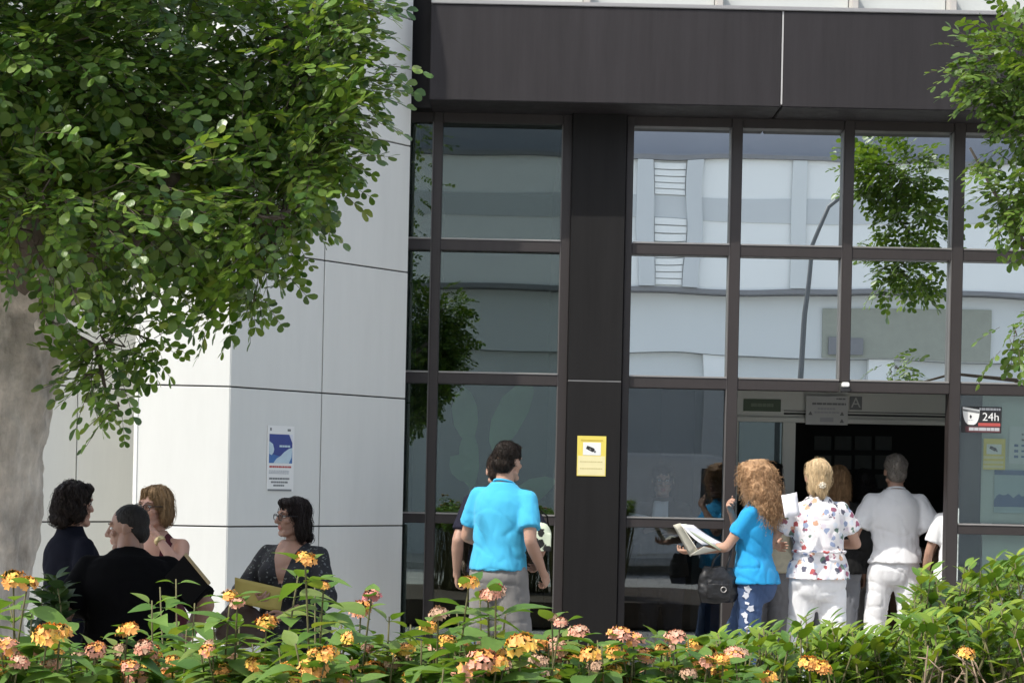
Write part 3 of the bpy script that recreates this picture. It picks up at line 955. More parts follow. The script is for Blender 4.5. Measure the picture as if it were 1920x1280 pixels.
_hands = {}
def hand_mesh(curl):
    """right hand: wrist at the origin, fingers along -Z, thumb towards -Y, palm facing +X"""
    key = round(curl, 2)
    if key in _hands:
        return _hands[key]
    bm = bmesh.new()
    limb(bm, [(0, 0, 0.03), (0, 0, -0.015)], [0.026, 0.027])
    loft(bm, [((0, 0, -0.005), (0.017, 0, 0), (0, 0.030, 0)), ((0.001, -0.002, -0.04), (0.017, 0, 0), (0, 0.040, 0)),
              ((0.002, 0, -0.075), (0.015, 0, 0), (0, 0.042, 0)), ((0.003, 0, -0.095), (0.011, 0, 0), (0, 0.037, 0))], 14)
    for y, ln, r, z0 in ((-0.031, 0.068, 0.0092, -0.088), (-0.0105, 0.078, 0.0096, -0.093), (0.0105, 0.072, 0.0092, -0.091), (0.031, 0.056, 0.0082, -0.084)):
        p = Vector((0.003, y, z0)); pts = [p.copy()]; a = 0.25 * curl
        for seg_, fr in ((0, 0.42), (1, 0.33), (2, 0.25)):
            a += R(38) * curl if seg_ else R(26) * curl
            p = p + Vector((math.sin(a), y * 0.10 / 0.03 * 0.3, -math.cos(a))) * ln * fr
            pts.append(p.copy())
        limb(bm, pts, [r, r * 0.98, r * 0.9, r * 0.75], 8)
    limb(bm, [(0.004, -0.026, -0.03), (0.012, -0.050, -0.055), (0.019, -0.060, -0.083), (0.022, -0.058, -0.106)], [0.015, 0.0125, 0.0105, 0.008], 8)
    me = remesh(bm, 0.0042, 3)
    _hands[key] = me
    return me

_heads = {}
def head_mesh(sex):
    """head, centre at the origin, facing -Y; material slots: skin, lips, eye white, iris, brow"""
    if sex in _heads:
        return _heads[sex]
    j = 1.0 if sex == 'm' else 0.92
    bm = bmesh.new()
    ell(bm, (0, 0.014, 0.028), (0.076, 0.097, 0.092), n=14, seg=20)
    ell(bm, (0, -0.022, -0.035), (0.060 * j, 0.070, 0.080), n=12, seg=18)
    limb(bm, [(-0.026 * j, -0.062, -0.092), (0.026 * j, -0.062, -0.092)], [0.022, 0.022])
    limb(bm, [(-0.050 * j, 0.0, -0.065), (-0.020, -0.062, -0.098)], [0.022, 0.018])
    limb(bm, [(0.050 * j, 0.0, -0.065), (0.020, -0.062, -0.098)], [0.022, 0.018])
    limb(bm, [(0, -0.086, 0.022), (0, -0.104, -0.008), (0, -0.111, -0.022)], [0.009, 0.011, 0.0135])
    for s in (-1, 1):
        limb(bm, [(s * 0.012, -0.094, -0.026), (s * 0.010, -0.1, -0.024)], [0.009, 0.009])
        limb(bm, [(s * 0.014, -0.083, 0.032), (s * 0.045, -0.074, 0.034)], [0.010, 0.009])
        ell(bm, (s * 0.043, -0.062, -0.018), (0.020, 0.020, 0.018))
        ell(bm, (s * 0.076, 0.008, -0.006), (0.008, 0.020, 0.031), Matrix.Rotation(s * 0.35, 3, 'Z') @ Matrix.Rotation(-0.15, 3, 'X'))
    limb(bm, [(-0.020, -0.083, -0.054), (0, -0.091, -0.051), (0.020, -0.083, -0.054)], [0.006, 0.0085, 0.006])
    limb(bm, [(-0.017, -0.083, -0.063), (0, -0.089, -0.065), (0.017, -0.083, -0.063)], [0.006, 0.009, 0.006])
    limb(bm, [(0, 0.022, -0.02), (0, 0.018, -0.14)], [0.055, 0.054])
    me = remesh(bm, 0.0052, 4)
    c = coords(me)
    mi = []
    for p in me.polygons:
        x, y, z = c[list(p.vertices)].mean(0)
        mi.append(1 if (y < -0.080 and abs(x) < 0.022 - abs(z + 0.058) * 0.6 and -0.072 < z < -0.045) else 0)
    me.polygons.foreach_set('material_index', mi)
    eb = bmesh.new()
    for s in (-1, 1):
        ell(eb, (s * 0.030, -0.0745, 0.010), (0.0125, 0.010, 0.0075), n=8, seg=10, mi=2)
        ell(eb, (s * 0.030, -0.0825, 0.010), (0.0052, 0.003, 0.0052), n=6, seg=8, mi=3)
        loft(eb, [((s * 0.014, -0.0925, 0.030), (0, 0.002, 0), (0, 0, 0.002)), ((s * 0.030, -0.0895, 0.035), (0, 0.003, 0), (0, 0, 0.0035)), ((s * 0.047, -0.080, 0.032), (0, 0.002, 0), (0, 0, 0.0015))], 6, 4)
    em = to_mesh('e', eb, True)
    out = merge([(me, None), (em, None)], 'head', [])
    _heads[sex] = out
    return out

HAIR = {
 'short': [((0, 0.020, 0.040), (0.081, 0.098, 0.090)), ((0, 0.058, -0.015), (0.071, 0.053, 0.065)), ((0, -0.045, 0.088), (0.06, 0.045, 0.033))],
 'buzz': [((0, 0.020, 0.036), (0.0785, 0.0965, 0.0895)), ((0, 0.055, -0.020), (0.071, 0.055, 0.065))],
 'bob': [((0, 0.022, 0.040), (0.088, 0.103, 0.094)), ((0, 0.064, -0.03), (0.086, 0.060, 0.088)), ((-0.074, 0.02, -0.03), (0.022, 0.052, 0.07)), ((0.074, 0.02, -0.03), (0.022, 0.052, 0.07)), ((0, -0.034, 0.090), (0.062, 0.042, 0.030))],
 'wavy': [((0, 0.022, 0.040), (0.088, 0.103, 0.094)), ((0, 0.070, -0.02), (0.086, 0.062, 0.085)), ((-0.072, 0.03, -0.03), (0.022, 0.052, 0.06)), ((0.072, 0.03, -0.03), (0.022, 0.052, 0.06)), ((0, 0.095, -0.075), (0.07, 0.04, 0.04)), ((0, -0.050, 0.092), (0.066, 0.042, 0.032))],
 'lob': [((0, 0.022, 0.040), (0.087, 0.102, 0.094)), ((0, 0.060, -0.05), (0.086, 0.058, 0.10)), ((-0.075, 0.03, -0.05), (0.024, 0.050, 0.095)), ((0.075, 0.03, -0.05), (0.024, 0.050, 0.095)), ((0.0, 0.085, -0.115), (0.075, 0.035, 0.04)), ((0, -0.050, 0.090), (0.066, 0.040, 0.032))],
 'tied': [((0, 0.022, 0.040), (0.084, 0.102, 0.093)), ((0, 0.068, -0.02), (0.076, 0.050, 0.075)), ((0, 0.105, -0.075), (0.045, 0.022, 0.065)), ((0.05, 0.07, -0.06), (0.03, 0.035, 0.065)), ((0, -0.05, 0.09), (0.062, 0.04, 0.030))],
 'curly': [((0, 0.03, 0.04), (0.115, 0.120, 0.112)), ((0, 0.062, -0.07), (0.135, 0.098, 0.13)), ((0, 0.078, -0.18), (0.130, 0.075, 0.115)), ((0.0, -0.01, 0.09), (0.09, 0.09, 0.06))],
 'long': [((0, 0.022, 0.040), (0.087, 0.102, 0.094)), ((0, 0.066, -0.06), (0.086, 0.055, 0.12)), ((-0.072, 0.03, -0.08), (0.026, 0.046, 0.12)), ((0.072, 0.03, -0.08), (0.026, 0.046, 0.12)), ((0, 0.085, -0.18), (0.08, 0.035, 0.09)), ((0, -0.048, 0.090), (0.066, 0.040, 0.03))],
}

def strands(me, style, seed):
    """loose locks that follow the hair surface downwards"""
    rng = random.Random(seed)
    c = coords(me)
    bv = BVHTree.FromPolygons([Vector(p) for p in c], [list(p.vertices) for p in me.polygons])
    bm = bmesh.new()
    short = style == 'short'
    for _ in range(750):
        p = Vector(c[rng.randrange(len(c))])
        flow = Vector((rng.uniform(-.25, .25), rng.uniform(-.1, .3) + (0.5 if style == 'tied' else 0), -1))
        if short: flow = Vector((rng.uniform(-.8, .8), rng.uniform(-.6, .8), -0.5))
        off = rng.uniform(0.0008, 0.0045)
        wav = rng.uniform(0, 6)
        pts = []
        for q in range(5 if short else rng.randint(7, 12)):
            loc, nrm, _, _ = bv.find_nearest(p)
            if loc is None: break
            pts.append(loc + nrm * (off + (0.0015 * q if q > 6 or short else 0)))
            f = flow + Vector((math.sin(wav + q), math.cos(wav + q * 0.8), 0)) * (0.5 if style == 'wavy' else 0.15)
            t = f - nrm * f.dot(nrm)
            if t.length < 0.05: t = f
            p = loc + t.normalized() * (0.008 if short else 0.012)
        if len(pts) > 3:
            r0 = rng.uniform(0.0010, 0.0019)
            tube(bm, pts, [r0 * (1 - 0.8 * (q / (len(pts) - 1)) ** 2) for q in range(len(pts))], 3)
    return to_mesh('s', bm, True)

class Human:
    def __init__(s, name, label, pos, rot, H=1.70, sex='m', wide=1.0, deep=1.0, sk=(0.44, 0.25, 0.17), arms=None, legs=None,
                 head=(0, 0, 0), lean=(0, 0), hair=('short', (0.03, 0.02, 0.015)), top=None, bottom=None, shoe=(0.05, 0.05, 0.05), group=None, seed=1):
        s.k = H / 1.70
        s.sex, s.wide, s.deep, s.lean, s.seed = sex, wide, deep, lean, seed
        s.o = thing(name, label, 'person', pos, R(rot), group)
        s.pos, s.rot = Vector(pos), R(rot)
        s.skin = skin(sk)
        arms, legs = arms or {}, legs or {}
        s.sw = (0.178 if sex == 'm' else 0.158) * (0.6 + 0.4 * wide)
        s.J = {}
        for sd, sg in (('R', -1), ('L', 1)):
            S = s.bend(Vector((sg * s.sw, 0.008, 1.362)))
            a = arms.get(sd, {})
            T = Vector(a.get('wrist', (sg * (s.sw + 0.075), -0.04, 0.86)))
            hint = Vector(a.get('hint', (sg * 0.45, 0.5, 1.0)))
            s.J[sd] = (S,) + s.ik(S, T, hint, 0.285, 0.255) + (a.get('palm', (-sg, 0, 0)), a.get('curl', 1.0))
            s.J['leg' + sd] = [Vector((sg * 0.088, 0, 0.88))] + [Vector(q) for q in legs.get(sd, ((sg * 0.095, -0.015, 0.475), (sg * 0.10, 0.01, 0.085)))]
        s.body(head)
        s.hair(hair)
        if top: s.top(**top)
        if bottom:
            if top: bottom.setdefault('waist', top.get('hem', 0.90) + 0.035)
            s.bottom(**bottom)
        s.shoes(shoe)

    def ik(s, S, T, hint, l1, l2):
        v = T - S
        d = min(v.length, (l1 + l2) * 0.997)
        v.normalize()
        T = S + v * d
        a = (l1 * l1 - l2 * l2 + d * d) / (2 * d)
        h = math.sqrt(max(l1 * l1 - a * a, 1e-6))
        w = (hint - S)
        w = w - v * w.dot(v)
        w.normalize()
        return (S + v * a + w * h, T)

    def bend(s, p):
        p = Vector(p)
        if p.z <= 0.95: return p
        t = smooth01((p.z - 0.95) / 0.40)
        q = p - Vector((0, 0, 0.95))
        q = Matrix.Rotation(R(s.lean[0]) * t, 3, 'X') @ (Matrix.Rotation(R(s.lean[1]) * t, 3, 'Y') @ q)
        return q + Vector((0, 0, 0.95))

    def W(s, p):
        """local point (for a 1.70 m figure) to world"""
        return s.pos + Matrix.Rotation(s.rot, 3, 'Z') @ (Vector(p) * s.k)

    def torso(s, bm, off=0.0, z0=0.78, z1=1.47, flare=0.0):
        if s.sex == 'm':
            prof = [(0.73, 0.105, 0.075, 0.01), (0.78, 0.150, 0.100, 0.01), (0.86, 0.168, 0.118, 0.012), (0.95, 0.164, 0.116, 0.006), (1.05, 0.156, 0.110, -0.002), (1.15, 0.162, 0.112, -0.002), (1.25, 0.176, 0.118, 0.0), (1.33, 0.172, 0.108, 0.006), (1.375, 0.148, 0.090, 0.010), (1.415, 0.102, 0.072, 0.014), (1.45, 0.068, 0.060, 0.014), (1.47, 0.058, 0.056, 0.014)]
        else:
            prof = [(0.73, 0.105, 0.080, 0.015), (0.78, 0.150, 0.105, 0.015), (0.86, 0.176, 0.126, 0.018), (0.95, 0.168, 0.118, 0.008), (1.05, 0.140, 0.100, 0.0), (1.15, 0.142, 0.102, -0.002), (1.25, 0.156, 0.108, -0.002), (1.33, 0.150, 0.098, 0.006), (1.375, 0.126, 0.082, 0.010), (1.415, 0.086, 0.064, 0.014), (1.45, 0.059, 0.054, 0.014), (1.47, 0.052, 0.050, 0.014)]
        zs = sorted({z0, z1} | {p[0] for p in prof if z0 < p[0] < z1})
        rings = []
        for z in zs:
            rx, ry, cy = (np.interp(z, [p[0] for p in prof], [p[i] for p in prof]) for i in (1, 2, 3))
            fl = flare * smooth01((1.12 - z) / 0.25)
            w = 1 + (s.wide - 1) * smooth01((1.43 - z) / 0.06)
            d = 1 + (s.deep - 1) * smooth01((1.43 - z) / 0.06)
            c = Vector((0, cy, z))
            B0 = s.bend(c)
            rings.append((B0, s.bend(c + Vector((rx * w + off + fl, 0, 0))) - B0, s.bend(c + Vector((0, ry * d + off + fl, 0))) - B0))
        loft(bm, rings, 24)
        if s.sex == 'f' and z0 < 1.2:
            for sg in (-1, 1):
                ell(bm, s.bend((sg * 0.072 * s.wide, -0.078 * s.deep, 1.235)), (0.066 + off, 0.060 + off, 0.064 + off))

    def body(s, head):
        bm = bmesh.new()
        s.torso(bm, -0.006, 0.84)
        neck_r = 0.056 if s.sex == 'm' else 0.047
        s.nb, s.nt = s.bend((0, 0.016, 1.40)), s.bend((0, 0.004, 1.52))
        limb(bm, [s.nb, s.nt], [neck_r * 1.12, neck_r])
        fa = 1.0 if s.sex == 'm' else 0.86
        fa *= 0.5 + 0.5 * s.wide
        for sd in 'RL':
            S, E, Wr, palm, curl = s.J[sd]
            limb(bm, [s.bend((0, 0.012, 1.372)), S], [0.048, 0.046 * fa])
            limb(bm, [S, S.lerp(E, 0.35), E], [0.052 * fa, 0.049 * fa, 0.039 * fa])
            limb(bm, [E, E.lerp(Wr, 0.28), E.lerp(Wr, 0.7), Wr], [0.039 * fa, 0.042 * fa, 0.033 * fa, 0.026 * fa])
            Hh, K, A = s.J['leg' + sd]
            limb(bm, [Hh, Hh.lerp(K, 0.4), K], [0.088, 0.076, 0.054])
            limb(bm, [K, K.lerp(A, 0.3), K.lerp(A, 0.75), A], [0.053, 0.056, 0.040, 0.034])
            limb(bm, [A, A + Vector((0, 0.0, -0.05)), A + Vector((0, -0.13, -0.06))], [0.034, 0.033, 0.026])
        main = remesh(bm, 0.0115, 5)
        pieces = [(main, 0)]
        for sd, sg in (('R', -1), ('L', 1)):
            S, E, Wr, palm, curl = s.J[sd]
            hm = hand_mesh(curl).copy()
            d = (Wr - E).normalized()
            z = -d
            x = Vector(palm); x = (x - z * x.dot(z)).normalized()
            y = z.cross(x)
            if sg < 0:
                M = Matrix((x, y, z)).transposed().to_4x4()
            else:
                hm.transform(Matrix.Scale(-1, 4, (0, 1, 0))); hm.flip_normals()
                M = Matrix((x, y, z)).transposed().to_4x4()
            hm.transform(Matrix.Translation(Wr + d * 0.012) @ M @ Matrix.Scale(0.98 if s.sex == 'm' else 0.90, 4))
            pieces.append((hm, 0))
        hm = head_mesh(s.sex).copy()
        yaw, pitch, roll = head
        s.hm = Matrix.Translation(s.bend((0, -0.012, 1.582))) @ Matrix.Rotation(R(yaw), 4, 'Z') @ Matrix.Rotation(R(pitch) + R(s.lean[0]) * 0.55, 4, 'X') @ Matrix.Rotation(R(roll), 4, 'Y')
        hm.transform(s.hm)
        pieces.append((hm, None))
        me = merge(pieces, 'body', [s.skin, M_lip_s, M_eyew, M_iris, M_brow])
        me.transform(Matrix.Scale(s.k, 4))
        s.bodyo = link(bpy.data.objects.new('body', me), s.o)

    def hair(s, spec):
        style, m = spec[0], spec[1]
        if isinstance(m, tuple): m = hairm('hair', m)
        bm = bmesh.new()
        for c, r in HAIR[style]:
            ell(bm, c, r, n=12, seg=18)
        me = remesh(bm, 0.0062, 4)
        if style == 'buzz':
            displace(me, 0.0015, (90, 90, 90), s.seed, 1)
        elif style == 'short':
            displace(me, 0.006, (32, 32, 20), s.seed)
            displace(me, 0.003, (95, 95, 40), s.seed + 3, 1)
        elif style == 'curly':
            displace(me, 0.020, (20, 20, 20), s.seed)
        elif style == 'wavy':
            displace(me, 0.011, (30, 30, 24), s.seed)
            displace(me, 0.004, (80, 80, 30), s.seed + 2, 1)
        else:
            displace(me, 0.006, (26, 26, 7), s.seed)
            displace(me, 0.0035, (85, 85, 10), s.seed + 2, 1)
        if style == 'curly':
            rng = random.Random(3)
            c, n = coords(me), normals(me)
            cb = bmesh.new()
            idx = [i for i in range(len(c)) if not (c[i][1] < -0.075 and c[i][2] < 0.04)]
            for _ in range(1700):
                i = rng.choice(idx)
                p, nn = Vector(c[i]), Vector(n[i])
                p -= nn * rng.uniform(-0.004, 0.012)
                d = (nn * 0.55 + Vector((0, 0.05, -0.8)) + Vector((rng.uniform(-.35, .35), rng.uniform(-.35, .35), rng.uniform(-.3, .3)))).normalized()
                a, b = frame_of(d)
                ln, rr, tr, ph = rng.uniform(0.04, 0.10), rng.uniform(0.005, 0.011), rng.uniform(1.2, 2.6), rng.uniform(0, 6.28)
                N = int(tr * 7)
                pts = []
                for q in range(N + 1):
                    t = q / N
                    w = rr * min(1, t * 4 + 0.2)
                    pts.append(p + d * ln * t + Vector((0, 0, -0.02)) * t * t + (a * math.cos(ph + t * tr * 6.28) + b * math.sin(ph + t * tr * 6.28)) * w)
                r0 = rng.uniform(0.0011, 0.0021)
                tube(cb, pts, [r0 * (1 - 0.5 * abs(2 * q / N - 0.8)) for q in range(N + 1)], 3)
            curls = to_mesh('c', cb, True)
            me = merge([(me, 0), (curls, 0)], 'hair', [])
        if style not in ('curly', 'buzz'):
            me = merge([(me, 0), (strands(me, style, s.seed), 0)], 'hair', [])
        me.transform(Matrix.Scale(s.k, 4) @ s.hm)
        s.hairo = obj('hair', me, m, s.o)
        return s.hairo

    def top(s, m, sleeve=0.55, hem=0.90, off=0.014, loose=1.15, flare=0.016, neckfn=None, cuts=(), collar=False, fold=0.010, name='shirt', z1=1.452, cuff_mats=None):
        bm = bmesh.new()
        s.torso(bm, off, hem, z1, flare)
        fa = (0.5 + 0.5 * s.wide) * (1.0 if s.sex == 'm' else 0.88)
        for sd in 'RL':
            S, E, Wr = s.J[sd][:3]
            if sleeve > 0:
                limb(bm, [s.bend((0, 0.012, 1.372)), S], [0.052 + off * 0.3, 0.049 * fa + off * 0.35], 16)
                t = min(sleeve / 0.53, 1.0)
                e1 = S.lerp(E, t)
                r0, r1 = 0.049 * fa + off * 0.55, (0.046 - 0.006 * t) * fa * loose + off * 0.8
                limb(bm, [S, S.lerp(e1, 0.5), e1], [r0, (r0 + r1) / 2 * 1.02, r1], 16, True, sleeve > 0.53)
                if sleeve > 0.53:
                    t2 = min((sleeve - 0.53) / 0.47, 1.0)
                    e2 = E.lerp(Wr, t2)
                    limb(bm, [E, E.lerp(e2, 0.4), e2], [0.045 * fa * loose + off, 0.046 * fa * loose + off, 0.032 * fa * loose + off], 16, True, False)
        me = remesh(bm, 0.0115, 4)
        folds(me, fold, s.seed, 1.30)
        mats = [m]
        if cuts:
            cb = bmesh.new(); cb.from_mesh(me)
            for co, no in cuts:
                bmesh.ops.bisect_plane(cb, geom=cb.verts[:] + cb.edges[:] + cb.faces[:], plane_co=co, plane_no=no)
            cb.to_mesh(me); cb.free()
        if neckfn:
            mats.append(s.skin)
            c = coords(me)
            me.polygons.foreach_set('material_index', [1 if neckfn(*c[list(p.vertices)].mean(0)) else 0 for p in me.polygons])
        me.transform(Matrix.Scale(s.k, 4))
        s.topo = obj(name, me, mats, s.o)
        if collar:
            cb = bmesh.new()
            nr = 0.066 if s.sex == 'm' else 0.057
            tube(cb, [s.bend((nr * math.cos(t), 0.014 + nr * 0.92 * math.sin(t), z1 - 0.002 + 0.016 * math.sin(t))) for t in np.linspace(0, 2 * math.pi, 29)], 0.0075, 6)
            cm = to_mesh('collar', cb, True); cm.transform(Matrix.Scale(s.k, 4))
            obj('collar', cm, m, s.topo)
        return s.topo

    def bottom(s, m, length=1.0, loose=1.1, waist=1.0, fold=0.007, name='trousers', off=0.010, flare=0.0):
        bm = bmesh.new()
        s.torso(bm, off * 0.8, 0.74, waist)
        for sd in 'RL':
            Hh, K, A = s.J['leg' + sd]
            rh, rk, ra = 0.094 * (0.55 + 0.45 * s.wide) + off, 0.060 * loose + off, (0.046 + flare) * loose + off
            if length < 0.55:
                e = Hh.lerp(K, length / 0.5)
                limb(bm, [Hh, Hh.lerp(e, 0.5), e], [rh, (rh + rk * 1.15) / 2, rk * 1.15], 18, True, False)
            else:
                limb(bm, [Hh, Hh.lerp(K, 0.5), K], [rh, (rh + rk) / 2, rk], 18, True, True)
                e = K.lerp(A, (length - 0.5) / 0.5)
                limb(bm, [K, K.lerp(e, 0.5), e], [rk, (rk + ra) / 2, ra], 18, True, False)
        me = remesh(bm, 0.0115, 4)
        folds(me, fold, s.seed + 9, 2.0)
        me.transform(Matrix.Scale(s.k, 4))
        s.boto = obj(name, me, m, s.o)
        return s.boto

    def shoes(s, c):
        m = mat('shoe', c, 0.6)
        for sd in 'RL':
            A = s.J['leg' + sd][2]
            bm = bmesh.new()
            b = Vector((A.x, A.y, A.z - 0.085))
            limb(bm, [b + Vector((0, 0.035, 0.045)), b + Vector((0, -0.05, 0.042)), b + Vector((0, -0.15, 0.034))], [0.042, 0.043, 0.034])
            limb(bm, [A + Vector((0, 0, 0.0)), b + Vector((0, 0, 0.05))], [0.042, 0.042])
            me = remesh(bm, 0.010, 3)
            cc = coords(me); cc[:, 2] = np.maximum(cc[:, 2], b.z + 0.001); set_coords(me, cc)
            me.transform(Matrix.Scale(s.k, 4))
            obj('shoe', me, m, s.o)

def gx(u, y): return P(u, HZ, y).x
G0, G1 = 0.0, -0.2       # entrance level, lower pavement

# -- the group by the folded wall
M_navyt = cloth('navy_knit', (0.008, 0.009, 0.015))
navy_woman = Human('person', 'woman in navy short-sleeved top with dark curly bob, standing nearest the tree trunk', (gx(138, 10.0), 10.0, G1), 128, 1.65, 'f', 1.12, 1.2, (0.36, 0.20, 0.14),
    arms={'R': dict(wrist=(-0.30, -0.06, 0.90), hint=(-0.55, 0.5, 1.1)), 'L': dict(wrist=(0.20, -0.25, 0.98), hint=(0.5, 0.4, 1.0))},
    head=(12, 2, 0), hair=('wavy', hairm('dark_brown_hair', (0.016, 0.010, 0.008))),
    top=dict(m=M_navyt, sleeve=0.42, hem=0.84, off=0.02, loose=1.35, flare=0.02, z1=1.475),
    bottom=dict(m=cloth('pale_grey_trousers', (0.42, 0.42, 0.42))), seed=2)

M_blackt = cloth('black_cotton', (0.004, 0.004, 0.0045))
black_man = Human('person', 'broad man in black shirt seen from behind, cropped grey-black hair, face turned left', (gx(248, 9.0), 9.0, G1), 195, 1.60, 'm', 1.26, 1.35, (0.30, 0.17, 0.12),
    arms={'R': dict(wrist=(-0.30, -0.18, 0.98), hint=(-0.7, 0.3, 1.1)), 'L': dict(wrist=(0.36, 0.02, 0.86), hint=(0.7, 0.35, 1.1))},
    lean=(22, 0), head=(72, -6, 0), hair=('buzz', hairm('cropped_dark_hair', (0.022, 0.020, 0.019), spec=0.1)),
    top=dict(m=M_blackt, sleeve=0.48, hem=0.80, off=0.024, loose=1.5, flare=0.02), bottom=dict(m=cloth('dark_trousers', (0.02, 0.02, 0.024))), seed=3)

M_maroon_t = cloth('maroon_jersey', (0.075, 0.012, 0.02))
def tank_neck(x, y, z):
    return (z > 1.30 and abs(x) < 0.075) or (z > 1.22 and abs(x) > 0.125)
blonde_woman = Human('person', 'woman with short blonde hair and maroon sleeveless top, hand raised to her chin', (gx(292, 10.7), 10.7, G1), -12, 1.635, 'f', 1.12, 1.15, (0.47, 0.27, 0.20),
    arms={'L': dict(wrist=(0.085, -0.165, 1.415), hint=(0.7, -0.25, 0.8), palm=(-1, 0.3, 0.2), curl=1.9), 'R': dict(wrist=(-0.02, -0.22, 1.10), hint=(-0.6, 0.1, 1.0))},
    head=(-20, 2, 3), hair=('bob', hairm('blonde_hair', (0.29, 0.185, 0.095))),
    top=dict(m=M_maroon_t, sleeve=0.0, hem=0.86, off=0.010, neckfn=tank_neck, cuts=(((0.075, 0, 0), (1, 0, 0)), ((-0.075, 0, 0), (1, 0, 0)), ((0.125, 0, 0), (1, 0, 0)), ((-0.125, 0, 0), (1, 0, 0)), ((0, 0, 1.30), (0, 0, 1)), ((0, 0, 1.22), (0, 0, 1)))), bottom=dict(m=cloth('beige_trousers', (0.3, 0.26, 0.2))), seed=4)
bm = bmesh.new()
S, E, Wr = blonde_woman.J['L'][:3]
c_ = E.lerp(Wr, 0.90); d_ = (Wr - E).normalized(); a_, b_ = frame_of(d_)
loft(bm, [(c_ - d_ * 0.014, a_ * 0.029, b_ * 0.029), (c_ - d_ * 0.01, a_ * 0.033, b_ * 0.033), (c_ + d_ * 0.01, a_ * 0.033, b_ * 0.033), (c_ + d_ * 0.014, a_ * 0.029, b_ * 0.029)], 14)
me = to_mesh('watch', bm, True); me.transform(Matrix.Scale(blonde_woman.k, 4))
obj('wristband', me, mat('gold_band', (0.6, 0.48, 0.25), 0.35, metal=0.6), blonde_woman.o)

M_speck = spots_mat('speckled_blouse', (0.012, 0.013, 0.016), [(0.10, 0.11, 0.12), (0.16, 0.17, 0.16), (0.03, 0.03, 0.04), (0.08, 0.10, 0.09)], 46, 0.22)
def vneck(x, y, z):
    return y < 0.03 and z > 1.19 and abs(x) < 0.012 + (z - 1.19) * 0.31 and z < 1.5
poster_woman = Human('person', 'woman with glasses and dark speckled blouse holding a yellow folder below the wall poster', (gx(552, 10.9), 10.9, G1), -22, 1.585, 'f', 1.30, 1.25, (0.30, 0.17, 0.12),
    arms={'R': dict(wrist=(-0.09, -0.27, 1.10), hint=(-0.9, 0.25, 0.95), palm=(0.3, 0.5, 0.6)), 'L': dict(wrist=(0.12, -0.27, 1.02), hint=(0.9, 0.25, 0.95), palm=(-0.3, 0.5, 0.6))},
    head=(-34, 0, 0), hair=('lob', hairm('dark_hair', (0.013, 0.008, 0.007))),
    top=dict(m=M_speck, sleeve=0.86, hem=0.80, off=0.018, loose=1.35, flare=0.02, neckfn=vneck, cuts=(((0.012, 0, 1.19), (1, 0, -0.31)), ((-0.012, 0, 1.19), (-1, 0, -0.31)), ((0, 0.03, 0), (0, 1, 0))), name='blouse'), bottom=dict(m=cloth('black_trousers', (0.012, 0.012, 0.014))), seed=5)
M_gl = mat('spectacle_frame', (0.01, 0.01, 0.012), 0.3)
def glasses(h):
    g = bmesh.new()
    for sx in (-1, 1):
        pts = []
        for i in range(17):
            t = 2 * math.pi * i / 16
            pts.append(Vector((sx * 0.033 + 0.024 * math.copysign(abs(math.cos(t)) ** 0.7, math.cos(t)), -0.101 + 0.10 * abs(sx * 0.033 + 0.024 * math.cos(t)) ** 1.6, 0.006 + 0.018 * math.copysign(abs(math.sin(t)) ** 0.7, math.sin(t)))))
        tube(g, pts, 0.0026, 5)
        tube(g, [(sx * 0.057, -0.098, 0.012), (sx * 0.072, -0.085, 0.014), (sx * 0.082, -0.01, 0.012), (sx * 0.081, 0.012, 0.002)], 0.0026, 5)
    tube(g, [(-0.010, -0.102, 0.010), (0, -0.109, 0.013), (0.010, -0.102, 0.010)], 0.0024, 5)
    me = to_mesh('glasses', g, True)
    me.transform(Matrix.Scale(h.k, 4) @ h.hm)
    return tag(obj('glasses', me, M_gl, h.o), 'dark rimmed glasses')
glasses(poster_woman)
glasses(blonde_woman)
# yellow folder in her hands
M_folder = mat('yellow_card', (0.34, 0.28, 0.07), 0.7, var=0.08)
w_ = poster_woman.W
fo = sheet('folder', [w_((-0.20, -0.34, 1.08)), w_((0.10, -0.33, 1.03)), w_((0.11, -0.30, 1.17)), w_((-0.22, -0.31, 1.225))], 0.006, M_folder, None, (6, 6), lambda s_, t_: 0.006 * math.sin(3 * s_))
tag(fo, 'yellow card folder held by the woman with glasses', 'folder')
# her brown bag low at her side
M_bagb = mat('brown_leather', (0.05, 0.028, 0.018), 0.5, var=0.2, bump=0.3)
pb = P(452, 1168, 10.75)
bag = thing('shoulder_bag', 'dark brown rounded shoulder bag beside the woman with the yellow folder', 'bag', (pb.x, pb.y, pb.z - 0.12))
bm = bmesh.new(); ell(bm, (0, 0, 0.11), (0.14, 0.06, 0.12)); ell(bm, (0, 0, 0.06), (0.15, 0.065, 0.08)); me = remesh(bm, 0.008, 5)
obj('bag_body', me, M_bagb, bag)
bm = bmesh.new(); tube(bm, [(-0.09, 0, 0.19), (-0.03, -0.01, 0.27), (0.07, 0.0, 0.29), (0.13, 0.03, 0.22)], 0.008, 6); obj('strap', bm, M_bagb, bag, True)
# black folder with a tan edge under the man's arm
q0, q1 = P(347, 1038, 8.95), P(393, 1094, 8.92)
M_tan = mat('tan_card', (0.40, 0.31, 0.17), 0.7)
M_blk = mat('black_board', (0.005, 0.005, 0.0055), 0.8, spec=0.1)
dn = Vector((-0.05, 0.02, -0.055))
fd = thing('ring_folder', 'black folder with tan edge tucked beside the black-shirted man', 'folder', ((q0 + q1) / 2 + dn))
cc_ = Vector(fd.location)
sheet('cover', [q0 - cc_ , q1 - cc_, q1 + dn * 2 - cc_, q0 + dn * 2 - cc_], 0.004, M_blk, fd, (2, 2))
ee = (q1 - q0).normalized(); nn_ = ee.cross(dn).normalized()
bm = bmesh.new(); tube(bm, [q0 - cc_, q1 - cc_], 0.009, 4); obj('spine', bm, M_tan, fd)

